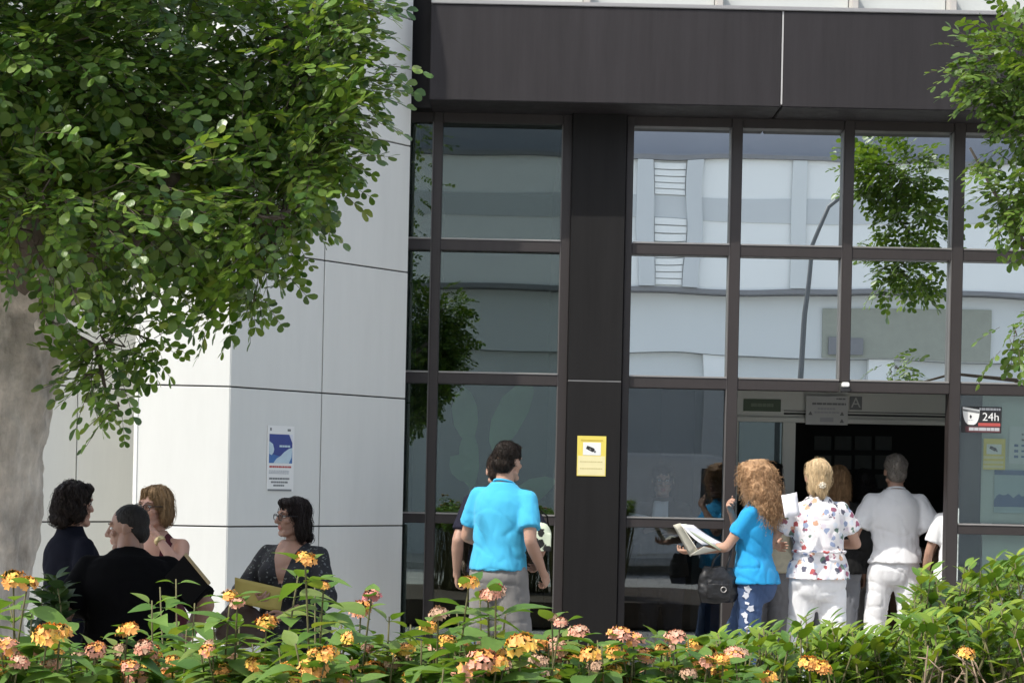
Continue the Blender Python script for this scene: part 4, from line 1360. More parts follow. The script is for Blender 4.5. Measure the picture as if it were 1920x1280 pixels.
# -- man in the blue T-shirt and the one just beyond him
M_cyan = cloth('turquoise_tee', (0.065, 0.42, 0.66), var=0.05)
M_gshort = cloth('grey_cotton', (0.22, 0.21, 0.20))
blue_man = Human('person', 'dark-haired man in bright turquoise T-shirt and grey shorts seen from behind', (gx(938, 12.4), 12.4, G0), 152, 1.76, 'm', 1.0, 1.1, (0.46, 0.27, 0.19),
    arms={'R': dict(wrist=(-0.26, -0.10, 0.90), hint=(-0.35, 0.6, 1.1), curl=1.3), 'L': dict(wrist=(0.20, -0.30, 1.05), hint=(0.5, 0.4, 1.0))},
    legs={'R': ((-0.10, -0.06, 0.475), (-0.11, 0.06, 0.085)), 'L': ((0.10, -0.02, 0.475), (0.10, -0.06, 0.085))},
    head=(-4, 4, 0), lean=(4, -2), hair=('short', hairm('dark_hair_short', (0.016, 0.011, 0.008))),
    top=dict(m=M_cyan, sleeve=0.38, hem=0.90, off=0.014, loose=1.45, flare=0.018, fold=0.010, collar=True),
    bottom=dict(m=M_gshort, length=0.47, loose=1.3, name='shorts', off=0.014), shoe=(0.5, 0.5, 0.5), seed=6)
M_ntee = cloth('dark_slate_tee', (0.022, 0.022, 0.035))
slate_man = Human('person', 'person in dark slate T-shirt mostly hidden behind the turquoise-shirted man', (gx(934, 13.2), 13.2, G0), 185, 1.70, 'm', 1.08, 1.05, (0.44, 0.27, 0.2),
    arms={'R': dict(wrist=(-0.30, -0.08, 0.98), hint=(-0.5, 0.5, 1.0)), 'L': dict(wrist=(0.27, -0.03, 0.88), hint=(0.5, 0.6, 1.1))},
    top=dict(collar=True, m=M_ntee, sleeve=0.42, hem=0.88, off=0.016, loose=1.3), bottom=dict(m=cloth('pale_jeans', (0.10, 0.14, 0.18))), seed=7)
M_bagw = spots_mat('patterned_bag', (0.60, 0.66, 0.50), [(0.01, 0.01, 0.01), (0.02, 0.02, 0.02), (0.6, 0.66, 0.5)], 16, 0.42)
pb = P(1014, 1005, 13.05)
bag = thing('carrier_bag', 'small white and black patterned bag held beyond the turquoise-shirted man', 'bag', (pb.x, pb.y, pb.z - 0.10))
bm = bmesh.new(); ell(bm, (0, 0, 0.10), (0.075, 0.04, 0.10)); box(bm, -0.07, 0.07, -0.035, 0.035, 0.0, 0.12); obj('bag_body', remesh(bm, 0.007, 4), M_bagw, bag)
bm = bmesh.new(); tube(bm, [(-0.05, 0, 0.17), (-0.04, 0, 0.24), (0, 0, 0.27), (0.04, 0, 0.24), (0.05, 0, 0.17)], 0.006, 6); obj('handle', bm, M_blk, bag, True)

# -- curly haired woman with papers
M_cyan2 = cloth('bright_blue_tee', (0.025, 0.32, 0.64), var=0.05)
M_jean = mat('blue_denim', (0.045, 0.085, 0.19), 0.85, var=0.35, scale=5, bump=0.2, bscale=300)
curly = Human('person', 'woman with long frizzy auburn hair, bright blue T-shirt and flower-embroidered jeans', (gx(1417, 13.1), 13.1, G0), -112, 1.66, 'f', 1.10, 1.1, (0.47, 0.28, 0.20),
    arms={'L': dict(wrist=(0.13, -0.39, 1.085), hint=(0.55, 0.6, 0.7), palm=(0, 0.1, 1), curl=0.8), 'R': dict(wrist=(-0.10, -0.20, 1.36), hint=(-0.5, -0.5, 0.8), palm=(0.2, 1, 0), curl=1.4)},
    legs={'L': ((0.095, 0.0, 0.475), (0.10, 0.05, 0.085)), 'R': ((-0.095, -0.16, 0.50), (-0.10, -0.22, 0.085))},
    head=(-14, 6, 0), hair=('curly', hairm('auburn_hair', (0.43, 0.265, 0.145))),
    top=dict(m=M_cyan2, sleeve=0.34, hem=0.87, off=0.013, loose=1.25, flare=0.018), bottom=dict(m=M_jean, loose=1.05), seed=8)
# embroidered flowers down the outer side of the jeans
M_emb = mat('white_embroidery', (0.66, 0.68, 0.74), 0.8, var=0.15, scale=40)
bvh = BVHTree.FromObject(curly.boto, bpy.context.evaluated_depsgraph_get())
rng = random.Random(5)
eb = bmesh.new()
for i in range(15):
    z = 0.84 - i * 0.045
    src = Vector((0.6, 0.075 + rng.uniform(-0.03, 0.03), z)) * curly.k
    hit, nrm, _, _ = bvh.ray_cast(src, Vector((-1, -0.18, 0)).normalized())
    if hit is None: continue
    a, b = frame_of(nrm)
    rot0 = rng.uniform(0, 6)
    for pt in range(5 if i % 3 != 2 else 2):
        t = rot0 + pt * 2 * math.pi / 5
        dirv = a * math.cos(t) + b * math.sin(t)
        side = nrm.cross(dirv)
        L_, Wd = rng.uniform(0.020, 0.032), rng.uniform(0.010, 0.014)
        p0 = hit + nrm * 0.004
        q = [p0, p0 + dirv * L_ * 0.5 + side * Wd, p0 + dirv * L_ + nrm * 0.001, p0 + dirv * L_ * 0.5 - side * Wd]
        top_ = [eb.verts.new(v) for v in q]; bot_ = [eb.verts.new(v - nrm * 0.008) for v in q]
        eb.faces.new(top_); eb.faces.new(bot_[::-1])
        for k in range(4): eb.faces.new((top_[k], bot_[k], bot_[(k + 1) % 4], top_[(k + 1) % 4]))
bmesh.ops.recalc_face_normals(eb, faces=eb.faces[:])
emb = obj('embroidery', eb, M_emb, curly.boto)
# papers held open in front of her
M_paper = mat('cream_paper', (0.74, 0.71, 0.60), 0.75, var=0.05)
M_paper2 = mat('white_paper', (0.78, 0.77, 0.80), 0.75, var=0.04)
M_paper3 = mat('green_folder_card', (0.42, 0.47, 0.33), 0.75)
hand = P(1358, 1030, 13.02)
pp = thing('paper_bundle', 'open cream folder with papers held out by the curly haired woman', 'papers', hand)
def pr(u, v, y): return P(u, v, y) - hand
sheet('cream_sheet', [pr(1262, 984, 13.10), pr(1276, 981, 12.86), pr(1308, 1030, 12.80), pr(1294, 1043, 13.04)], 0.003, M_paper, pp, (6, 6), lambda a, b: 0.012 * math.sin(3.14 * a) )
sheet('white_sheet', [pr(1277, 982, 12.86), pr(1300, 984, 13.10), pr(1364, 1022, 13.12), pr(1316, 1020, 12.86)], 0.003, M_paper2, pp, (6, 6), lambda a, b: 0.010 * math.sin(3.14 * b))
sheet('folder_card', [pr(1278, 980, 12.90), pr(1288, 979, 13.16), pr(1368, 1024, 13.16), pr(1352, 1028, 12.92)], 0.004, M_paper3, pp, (4, 4), lambda a, b: 0.012 + 0.006 * math.sin(3 * b))
sheet('page_edge', [pr(1294, 1040, 12.84), pr(1318, 1036, 13.02), pr(1352, 1030, 13.02), pr(1320, 1024, 12.86)], 0.003, M_paper, pp, (4, 4), lambda a, b: 0.006 * math.sin(3 * a))
# black handbag on her far shoulder
pb = P(1345, 1128, 13.0)
hb = thing('handbag', 'black leather handbag hanging in front of the curly haired woman', 'handbag', pb)
M_bagk = mat('black_leather', (0.014, 0.014, 0.015), 0.38, var=0.3, scale=14, bump=0.5, bscale=30)
bm = bmesh.new()
loft(bm, [((0, 0, 0.0), (0.115, 0, 0), (0, 0.06, 0)), ((0, 0, 0.06), (0.145, 0, 0), (0, 0.075, 0)), ((0, 0, 0.16), (0.13, 0, 0), (0, 0.065, 0)), ((0, 0, 0.24), (0.10, 0, 0), (0, 0.035, 0))], 24)
me = remesh(bm, 0.008, 3); displace(me, 0.010, (14, 14, 18), 2); obj('bag_body', me, M_bagk, hb)
bm = bmesh.new(); box(bm, -0.075, 0.075, -0.092, -0.05, 0.03, 0.13); me = remesh(bm, 0.006, 4); displace(me, 0.004, (25, 25, 25), 1); obj('front_pocket', me, M_bagk, hb)
bm = bmesh.new()
for dx in (-0.05, 0.05):
    tube(bm, [(dx, -0.03, 0.22), (dx + 0.02, -0.02, 0.29), (0.10, 0.02, 0.42), (0.16, 0.05, 0.50)], 0.008, 6)
obj('strap', bm, M_bagk, hb, True)
bm = bmesh.new()
tube(bm, [Vector((0.03 + 0.018 * math.cos(t), -0.098, 0.09 + 0.018 * math.sin(t))) for t in np.linspace(0, 6.28, 15)], 0.004, 5)
obj('buckle', bm, M_lip, hb, True)

# -- nurse in printed scrubs
M_scrub = spots_mat('printed_scrub_cotton', (0.78, 0.76, 0.77), [(0.45, 0.10, 0.10), (0.10, 0.10, 0.14), (0.72, 0.66, 0.72), (0.13, 0.20, 0.16), (0.62, 0.36, 0.24), (0.66, 0.70, 0.76), (0.30, 0.10, 0.16), (0.30, 0.36, 0.52)], 22, 0.40)
M_wtr = cloth('white_cotton', (0.84, 0.84, 0.85), var=0.03)
M_wtr2 = cloth('white_poplin', (0.84, 0.85, 0.87), var=0.03)
nurse = Human('person', 'blonde nurse in white tunic with coloured print and white trousers, back to the viewer', (gx(1537, 13.2), 13.2, G0), 184, 1.70, 'f', 1.08, 1.12, (0.50, 0.30, 0.22),
    arms={'L': dict(wrist=(0.23, -0.29, 1.10), hint=(0.8, 0.5, 0.9)), 'R': dict(wrist=(-0.15, -0.30, 1.12), hint=(-0.75, 0.4, 0.95))},
    legs={'L': ((0.115, -0.05, 0.475), (0.15, -0.02, 0.085)), 'R': ((-0.115, 0.02, 0.475), (-0.155, 0.14, 0.10))},
    head=(4, 0, 0), lean=(2, 1), hair=('tied', hairm('pale_blonde_hair', (0.62, 0.47, 0.28))),
    top=dict(m=M_scrub, sleeve=0.33, hem=0.885, off=0.022, loose=1.7, flare=0.02, fold=0.012, collar=True, name='tunic'),
    bottom=dict(m=M_wtr, loose=1.2, flare=0.012, fold=0.007, off=0.012), shoe=(0.7, 0.7, 0.7), seed=9)
bm = bmesh.new()
for i in range(7):
    t = i * 0.9
    ell(bm, (0.018 * math.cos(t), 0.128, -0.055 + 0.016 * math.sin(t)), (0.011, 0.007, 0.008), n=6, seg=8)
ell(bm, (0, 0.132, -0.055), (0.010, 0.008, 0.010), n=6, seg=8)
me = to_mesh('clip', bm, True); me.transform(Matrix.Scale(nurse.k, 4) @ nurse.hm)
tag(obj('hair_clip', me, mat('cream_clip', (0.75, 0.70, 0.58), 0.4), nurse.hairo), 'cream flower hair clip')
# tie belt gathered at the back of the tunic
bm = bmesh.new()
pts = []
for i in range(25):
    t = math.pi * (0.0 + i / 24)
    pts.append(Vector((0.168 * 1.08 * math.cos(t), 0.012 + 0.134 * 1.12 * math.sin(t), 1.075 + 0.004 * math.sin(i * 2.3))))
tube(bm, pts, 0.010, 6)
me = to_mesh('belt', bm, True); me.transform(Matrix.Scale(nurse.k, 4))
obj('tie_belt', me, M_scrub, nurse.topo)
sh_ = sheet('paper_sheet', [P(1465, 928, 12.86), P(1494, 922, 12.92), P(1500, 965, 12.86), P(1472, 970, 12.80)], 0.002, M_paper2, None, (4, 4), lambda a, b: 0.008 * math.sin(3 * a))
tag(sh_, 'white paper sheet held up by the nurse in the printed tunic', 'paper')

# -- man in plain white scrubs
scrub_man = Human('person', 'grey-haired man in plain white scrubs standing in the doorway, back to the viewer', (gx(1679, 14.85), 14.85, G0), 180, 1.775, 'm', 1.04, 1.04, (0.42, 0.25, 0.18),
    arms={'L': dict(wrist=(0.29, -0.12, 0.90), hint=(0.6, 0.5, 1.0)), 'R': dict(wrist=(-0.28, -0.14, 0.92), hint=(-0.6, 0.5, 1.0))},
    legs={'L': ((0.125, -0.03, 0.475), (0.15, 0.0, 0.085)), 'R': ((-0.125, 0.0, 0.475), (-0.15, 0.03, 0.085))},
    head=(0, 0, 0), hair=('short', hairm('grey_hair', (0.24, 0.215, 0.19))),
    top=dict(m=M_wtr2, sleeve=0.42, hem=0.90, off=0.020, loose=1.7, flare=0.02, fold=0.010, collar=True, name='tunic'),
    bottom=dict(m=M_wtr2, loose=1.18, flare=0.008, fold=0.006, off=0.012), shoe=(0.7, 0.7, 0.7), seed=10)

# -- the queue in the dark doorway
cream = Human('person', 'person in cream top and grey trousers in the doorway behind the curly haired woman', (gx(1446, 15.0), 15.0, G0), 150, 1.70, 'f', 1.1, 1.05, (0.36, 0.2, 0.14),
    arms={'R': dict(wrist=(-0.26, -0.12, 0.92), hint=(-0.6, 0.5, 1.0))}, hair=('lob', hairm('dark_hair_2', (0.01, 0.008, 0.007))),
    top=dict(m=cloth('cream_cotton', (0.52, 0.48, 0.36)), sleeve=0.40, hem=0.85, off=0.014), bottom=dict(m=cloth('grey_flannel', (0.20, 0.20, 0.21)), loose=1.35, flare=0.02), seed=11)
jacket = Human('person', 'person in dark jacket and grey jeans half hidden right of the nurse', (gx(1572, 14.9), 14.9, G0), 175, 1.68, 'f', 1.12, 1.1, (0.36, 0.2, 0.14),
    arms={'R': dict(wrist=(-0.22, -0.05, 0.86), hint=(-0.3, 0.6, 1.0))}, hair=('long', hairm('light_brown_hair', (0.20, 0.12, 0.06))),
    top=dict(m=cloth('charcoal_jacket', (0.018, 0.018, 0.018)), sleeve=0.95, hem=0.86, off=0.02, loose=1.3, name='jacket'), bottom=dict(m=cloth('grey_jeans', (0.18, 0.19, 0.21))), seed=12)
pattern = Human('person', 'person in dark patterned top and wide grey trousers between the nurse and the white scrubs', (gx(1620, 15.2), 15.2, G0), 185, 1.66, 'f', 1.12, 1.1, (0.34, 0.2, 0.14),
    arms={'L': dict(wrist=(0.15, -0.25, 1.05), hint=(0.7, 0.4, 1.0))}, hair=('lob', hairm('black_hair', (0.008, 0.007, 0.007))),
    top=dict(m=spots_mat('patterned_viscose', (0.06, 0.06, 0.07), [(0.2, 0.2, 0.2), (0.02, 0.02, 0.02), (0.14, 0.13, 0.15)], 30, 0.3), sleeve=0.6, hem=0.88, off=0.016, loose=1.3),
    bottom=dict(m=cloth('grey_linen', (0.27, 0.27, 0.27)), loose=1.3, flare=0.03), seed=13)
sleeve_p = Human('person', 'person in white short-sleeved top cut off by the door frame, bare arm hanging', (gx(1803, 14.6), 14.6, G0), 170, 1.62, 'f', 1.05, 1.0, (0.42, 0.25, 0.18),
    arms={'L': dict(wrist=(0.27, -0.10, 0.86), hint=(0.5, 0.6, 1.1)), 'R': dict(wrist=(-0.2, -0.2, 1.0), hint=(-0.6, 0.4, 1.0))}, hair=('bob', hairm('brown_hair', (0.06, 0.035, 0.02))),
    top=dict(m=M_wtr2, sleeve=0.38, hem=0.86, off=0.016, loose=1.5), bottom=dict(m=cloth('brown_trousers', (0.07, 0.05, 0.04))), seed=14)
inside = Human('person', 'dark-haired woman with glasses behind the window glass, reading white papers', (gx(1243, 14.46), 14.46, G0), -8, 1.66, 'f', 1.05, 1.0, (0.42, 0.25, 0.18),
    arms={'R': dict(wrist=(-0.10, -0.13, 1.20), hint=(-0.6, 0.2, 0.9)), 'L': dict(wrist=(0.12, -0.13, 1.18), hint=(0.6, 0.2, 0.9))}, head=(6, 10, 0),
    hair=('long', hairm('black_brown_hair', (0.012, 0.008, 0.007))),
    top=dict(m=cloth('dark_cardigan', (0.03, 0.025, 0.022)), sleeve=0.95, hem=0.84, off=0.018, name='cardigan'), bottom=dict(m=cloth('dark_jeans', (0.03, 0.03, 0.04))), seed=15)
glasses(inside)
w_ = inside.W
kk = inside.k
me_ = sheet('scarf', [Vector((-0.07, -0.150, 1.20)) * kk, Vector((0.06, -0.150, 1.20)) * kk, Vector((0.05, -0.10, 1.42)) * kk, Vector((-0.06, -0.10, 1.42)) * kk], 0.01, M_paper2, inside.o, (6, 6), lambda a, b: 0.01 * math.sin(8 * a) + 0.04 * math.sin(3.14 * b))
tag(me_, 'white scarf')
pp_ = sheet('paper_sheet', [w_((-0.26, -0.225, 1.225)), w_((-0.04, -0.22, 1.215)), w_((-0.03, -0.18, 1.29)), w_((-0.24, -0.19, 1.33))], 0.003, M_paper2, None, (4, 4), lambda a, b: 0.01 * math.sin(3 * a))
tag(pp_, 'white papers held by the woman behind the window glass', 'paper')
for m_ in list(_hands.values()) + list(_heads.values()):
    if m_.users == 0: bpy.data.meshes.remove(m_)
# ------------------------------------------------------------------ leaves, trees, shrubs, flowers
def blade(bm, L, W, prof, fold=0.18, droop=0.15, M=None, mi=0, tw=0.0):
    """leaf along +Y, normal +Z; prof = (t, half width share)"""
    rows = []
    for t, w in prof:
        z = -droop * L * t * t
        x = w * W / 2
        pts = [Vector((0, L * t, z))] if w == 0 else [Vector((-x, L * t, z + fold * x)), Vector((0, L * t, z)), Vector((x, L * t, z + fold * x))]
        if tw: pts = [Matrix.Rotation(tw * t, 3, 'Y') @ p for p in pts]
        rows.append([bm.verts.new(M @ p if M else p) for p in pts])
    for a, b in zip(rows, rows[1:]):
        if len(a) == 1 and len(b) == 3:
            fs = [(a[0], b[1], b[0]), (a[0], b[2], b[1])]
        elif len(a) == 3 and len(b) == 1:
            fs = [(a[0], a[1], b[0]), (a[1], a[2], b[0])]
        else:
            fs = [(a[0], a[1], b[1], b[0]), (a[1], a[2], b[2], b[1])]
        for f in fs:
            bm.faces.new(f).material_index = mi
OBOV = [(0, 0.0), (0.28, 0.62), (0.65, 1.0), (0.92, 0.7), (1.0, 0.28)]
OVATE = [(0, 0.0), (0.06, 0.38), (0.16, 0.74), (0.30, 0.98), (0.45, 0.97), (0.62, 0.76), (0.78, 0.47), (0.90, 0.20), (1.0, 0.0)]
ELLIP = [(0, 0.0), (0.15, 0.5), (0.35, 0.92), (0.55, 1.0), (0.75, 0.75), (0.9, 0.36), (1.0, 0.0)]

M_carob = leaf_mat('carob_leaf', [(0.038, 0.092, 0.020), (0.072, 0.150, 0.028), (0.120, 0.215, 0.040), (0.200, 0.310, 0.066), (0.095, 0.180, 0.034), (0.23, 0.29, 0.08)], 0.34, 0.34, None, 0.6)
M_carob2 = leaf_mat('light_tree_leaf', [(0.05, 0.11, 0.02), (0.09, 0.165, 0.028), (0.15, 0.23, 0.045), (0.085, 0.155, 0.028)], 0.40, 0.32)
M_lant = leaf_mat('lantana_leaf', [(0.065, 0.150, 0.030), (0.105, 0.205, 0.042), (0.160, 0.270, 0.060), (0.12, 0.22, 0.045), (0.22, 0.27, 0.07)], 0.5, 0.34)
M_shrub = leaf_mat('shrub_leaf', [(0.055, 0.130, 0.020), (0.100, 0.195, 0.026), (0.175, 0.275, 0.036), (0.260, 0.340, 0.046), (0.10, 0.19, 0.028)], 0.38, 0.25)
M_darkl = leaf_mat('dark_leaf', [(0.02, 0.05, 0.015), (0.035, 0.075, 0.02), (0.05, 0.09, 0.025)], 0.5, 0.2)
M_bark = mat('grey_bark', (0.42, 0.375, 0.325), 0.9, var=0.75, scale=6, bump=1.0, bscale=30, streak=0.42, sscale=(5, 5, 1.4))
M_branch = mat('brown_branch', (0.11, 0.085, 0.065), 0.9, var=0.4, scale=12, bump=0.5)
M_stem = mat('green_brown_stem', (0.13, 0.12, 0.05), 0.8, var=0.3, scale=20)
M_dry = mat('dry_twig', (0.30, 0.22, 0.15), 0.9, var=0.3, scale=20)

def compound_leaf(seed):
    rng = random.Random(seed)
    bm = bmesh.new()
    L = 0.150
    tube(bm, [(0, 0, 0), (0, L * 0.5, -0.006), (0, L, -0.022)], [0.0016, 0.0013, 0.0008], 3, 1)
    for i in range(4):
        t = 0.22 + 0.25 * i
        for sg in (-1, 1):
            ll = rng.uniform(0.040, 0.052) * (0.9 if i == 0 else 1)
            M = Matrix.Translation((0, L * t, -0.022 * t * t)) @ Matrix.Rotation(-sg * R(rng.uniform(48, 72) - 9 * i), 4, 'Z') @ Matrix.Rotation(R(rng.uniform(-18, 14)), 4, 'X') @ Matrix.Rotation(R(rng.uniform(-25, 25)), 4, 'Y')
            blade(bm, ll, ll * rng.uniform(0.62, 0.74), OBOV, 0.10, 0.10, M)
    return to_mesh('carob_leaf', bm, True)
def single_leaf(seed, L, W, prof, fold, droop, tw=0.3):
    rng = random.Random(seed)
    bm = bmesh.new()
    tube(bm, [(0, -L * 0.16, 0.0), (0, 0.01 * L, 0.0)], [L * 0.018, L * 0.014], 3)
    blade(bm, L, W, prof, fold, droop, None, 0, rng.uniform(-tw, tw))
    return to_mesh('leaf', bm, True)

def leaf_matrix(p, d, up, s=1.0):
    y = d.normalized()
    z = up - y * up.dot(y)
    if z.length < 1e-3: z = frame_of(y)[0]
    z.normalize()
    x = y.cross(z)
    M = Matrix((x * s, y * s, z * s)).transposed().to_4x4()
    M.translation = p
    return M

def visible_key(M):
    p = M.translation
    if p.y < 0.5: return 1e9
    u, v = pix(p)
    return p.y if (-20 < u < 1940 and -20 < v < 1300) else 1e6 + p.y

def foliage(root, meshes, items, mats, name, mass_name, nobj=300, key=None):
    """items: (world matrix, mesh index); the nobj nearest in view become objects, the rest one mass"""
    for me in meshes:
        if not me.materials:
            for m in mats: me.materials.append(m)
    ro = root.location
    items = sorted(items, key=lambda it: (key or visible_key)(it[0]))
    inv = Matrix.Translation(-ro)
    for M, k in items[:nobj]:
        o = bpy.data.objects.new(name, meshes[k])
        o.parent = root
        o.matrix_basis = inv @ M
        COL.objects.link(o)
    rest = items[nobj:]
    if not rest: return
    base = [(coords(me), [list(p.vertices) for p in me.polygons], [p.material_index for p in me.polygons]) for me in meshes]
    V, loops, starts, tot, MI, off, lo_ = [], [], [], [], [], 0, 0
    pre = []
    for vb, fb, mb in base:
        fl = np.concatenate([np.array(f) for f in fb]); ln = np.array([len(f) for f in fb])
        pre.append((vb, fl, ln, np.array(mb)))
    for M, k in rest:
        A = np.array(inv @ M)
        vb, fl, ln, mb = pre[k]
        V.append(vb @ A[:3, :3].T + A[:3, 3]); loops.append(fl + off); tot.append(ln); MI.append(mb)
        off += len(vb)
    V, loops, tot, MI = np.concatenate(V), np.concatenate(loops), np.concatenate(tot), np.concatenate(MI)
    me = bpy.data.meshes.new(mass_name)
    me.vertices.add(len(V)); me.vertices.foreach_set('co', V.ravel())
    me.loops.add(len(loops)); me.loops.foreach_set('vertex_index', loops.astype(np.int32))
    me.polygons.add(len(tot))
    me.polygons.foreach_set('loop_start', np.concatenate([[0], np.cumsum(tot)[:-1]]).astype(np.int32))
    me.polygons.foreach_set('material_index', MI.astype(np.int32))
    me.polygons.foreach_set('use_smooth', np.ones(len(tot), dtype=bool))
    me.update(calc_edges=True)
    for m in mats: me.materials.append(m)
    o = bpy.data.objects.new(mass_name, me)
    o.parent = root
    COL.objects.link(o)
    tag(o, kind='stuff')
    return o

CAROB = [compound_leaf(i) for i in range(5)]

def crown_leaves(rng, blobs, out, twigs, lsc=1.0):
    """blobs: (centre, radii, clumps, leaves per clump, clump radius, shell)"""
    for c, r, ncl, nl, cr_, shell in blobs:
        c = Vector(c)
        for _ in range(ncl):
            d = Vector((rng.gauss(0, 1), rng.gauss(0, 1), rng.gauss(0, 1))).normalized()
            f = rng.uniform(shell, 1.0)
            cc = c + Vector((d.x * r[0], d.y * r[1], d.z * (r[3] if len(r) > 3 and d.z < 0 else r[2]))) * f
            outw = Vector((d.x / r[0], d.y / r[1], d.z / r[2])).normalized()
            tl = min(0.30, 0.7 * min(r[:3])); twigs.append((cc - outw * tl - Vector((0, 0, 0.16 * tl)), cc))
            for _ in range(nl):
                q = Vector((rng.gauss(0, 1), rng.gauss(0, 1), rng.gauss(0, 0.8))) * cr_ * 0.62
                p = cc + q
                dirv = (outw * 0.7 + q.normalized() * 0.7 + Vector((rng.uniform(-.6, .6), rng.uniform(-.6, .6), rng.uniform(-.65, .25)))).normalized()
                up = (outw * 0.25 + SDIR * 0.75 + Vector((rng.uniform(-.5, .5), rng.uniform(-.5, .5), 0.25 + rng.uniform(-.3, .3)))).normalized()
                out.append((leaf_matrix(p, dirv, up, rng.uniform(0.62, 1.2) * lsc), rng.randrange(5)))

def make_tree(name, label, base, trunk_pts, trunk_r, blobs, limbs, m_leaf, seed, bark=None, lsc=1.0, trim=None):
    rng = random.Random(seed)
    root = thing(name, label, 'tree', base)
    b = Vector(base)
    bm = bmesh.new()
    limb(bm, [Vector(p) - b for p in trunk_pts], trunk_r, 20)
    for pts, rr in limbs:
        limb(bm, [Vector(p) - b for p in pts[:2]], rr[:2], 12)
    for u_, v_, rr in ((40, 742, 0.05), (70, 690, 0.045), (20, 820, 0.03)):
        if seed == 21:
            ell(bm, P(u_, v_, trunk_pts[0][1] - 0.13) - b, (rr, rr, rr * 0.8))
    me = remesh(bm, 0.018, 3)
    displace(me, 0.026, (8, 8, 4), seed)
    displace(me, 0.016, (26, 26, 9), seed + 1)
    obj('trunk', me, bark or M_bark, root)
    for pts, rr in limbs:
        bm = bmesh.new(); tube(bm, [Vector(p) - b for p in pts], rr, 9); obj('branch', bm, M_branch, root, True)
    items, twigs = [], []
    crown_leaves(rng, blobs, items, twigs, lsc)
    if trim is not None:
        items = [it for it in items if it[0].translation.x < trim - 0.55 * max(0.0, 2.95 - it[0].translation.z) + rng.uniform(-0.14, 0.05)]
        twigs = [t for t in twigs if t[1].x < trim - 0.05 - 0.55 * max(0.0, 2.95 - t[1].z)]
    bm = bmesh.new()
    for a, c in twigs:
        mid = a.lerp(c, 0.5) + Vector((rng.uniform(-.04, .04), rng.uniform(-.04, .04), rng.uniform(-.03, .03)))
        tube(bm, [a - b, mid - b, c - b], [0.006, 0.0045, 0.002], 4)
    tag(obj('twigs', bm, M_branch, root, True), kind='stuff')
    foliage(root, [m.copy() for m in CAROB], items, [m_leaf, M_branch], 'leaf', 'crown', 300)
    return root

yt = 7.6
t0 = P(-75, 1335, yt); t0.z = -0.2
tp = [t0, P(-62, 1190, yt), P(-28, 1000, yt), P(-14, 880, yt), P(4, 760, yt), P(22, 660, yt), P(30, 590, yt)]
fork = P(40, 600, yt)
Lb = lambda *q: [Vector(x) for x in q]
make_tree('carob_tree', 'large round-crowned tree with pale grey trunk at the left edge', (t0.x, t0.y, -0.2), tp, [0.27, 0.215, 0.20, 0.198, 0.205, 0.215, 0.19],
    [((-2.36, 7.75, 3.02), (1.14, 2.05, 1.95, 0.58), 400, 28, 0.21, 0.74),
     ((-2.36, 7.75, 3.0), (0.9, 1.5, 1.3, 0.4), 80, 26, 0.30, 0.2),
     ((-2.9, 8.3, 5.05), (1.9, 1.45, 1.5), 100, 26, 0.34, 0.5),  # upper crown out of view, added to shade the group by the wall
     (P(520, 410, 7.0), (0.32, 0.45, 0.28), 28, 22, 0.20, 0.35),
     (P(560, 250, 7.2), (0.20, 0.4, 0.40), 24, 22, 0.20, 0.4),
     (P(550, 90, 7.3), (0.18, 0.4, 0.40), 22, 22, 0.20, 0.4),
     (P(490, 545, 7.2), (0.20, 0.3, 0.12), 9, 18, 0.12, 0.3),
     (P(70, 390, 6.6), (0.5, 0.5, 0.20), 14, 22, 0.2, 0.3),
     (P(205, 640, 6.7), (0.07, 0.08, 0.05), 5, 8, 0.07, 0.2),
     (P(275, 640, 6.8), (0.04, 0.06, 0.03), 3, 6, 0.05, 0.2),
     (P(180, 700, 6.7), (0.04, 0.05, 0.03), 3, 6, 0.05, 0.2),
     (P(222, 765, 6.65), (0.02, 0.02, 0.02), 1, 3, 0.025, 0.2)],
    [(Lb(fork, P(110, 520, 7.5), P(210, 440, 7.3), P(330, 330, 7.0)), [0.11, 0.06, 0.045, 0.02]),
     (Lb(fork, P(60, 480, 7.3), P(80, 330, 7.0), P(60, 150, 6.8)), [0.12, 0.07, 0.05, 0.02]),
     (Lb(fork, P(150, 510, 7.8), P(380, 380, 8.0), P(560, 240, 8.0)), [0.10, 0.065, 0.04, 0.02]),
     (Lb(fork, (-2.4, 8.0, 2.9), (-2.8, 8.5, 3.9), (-3.0, 8.8, 4.8)), [0.12, 0.08, 0.05, 0.02]),
     (Lb(fork, (-2.5, 7.4, 2.8), (-3.2, 7.2, 3.7), (-3.6, 7.3, 4.6)), [0.12, 0.08, 0.05, 0.02]),
     (Lb(P(80, 610, 7.3), P(120, 620, 7.0), P(180, 650, 6.8), P(200, 740, 6.7)), [0.03, 0.015, 0.010, 0.005])],
    M_carob, 21, None, 1.0, -0.52)
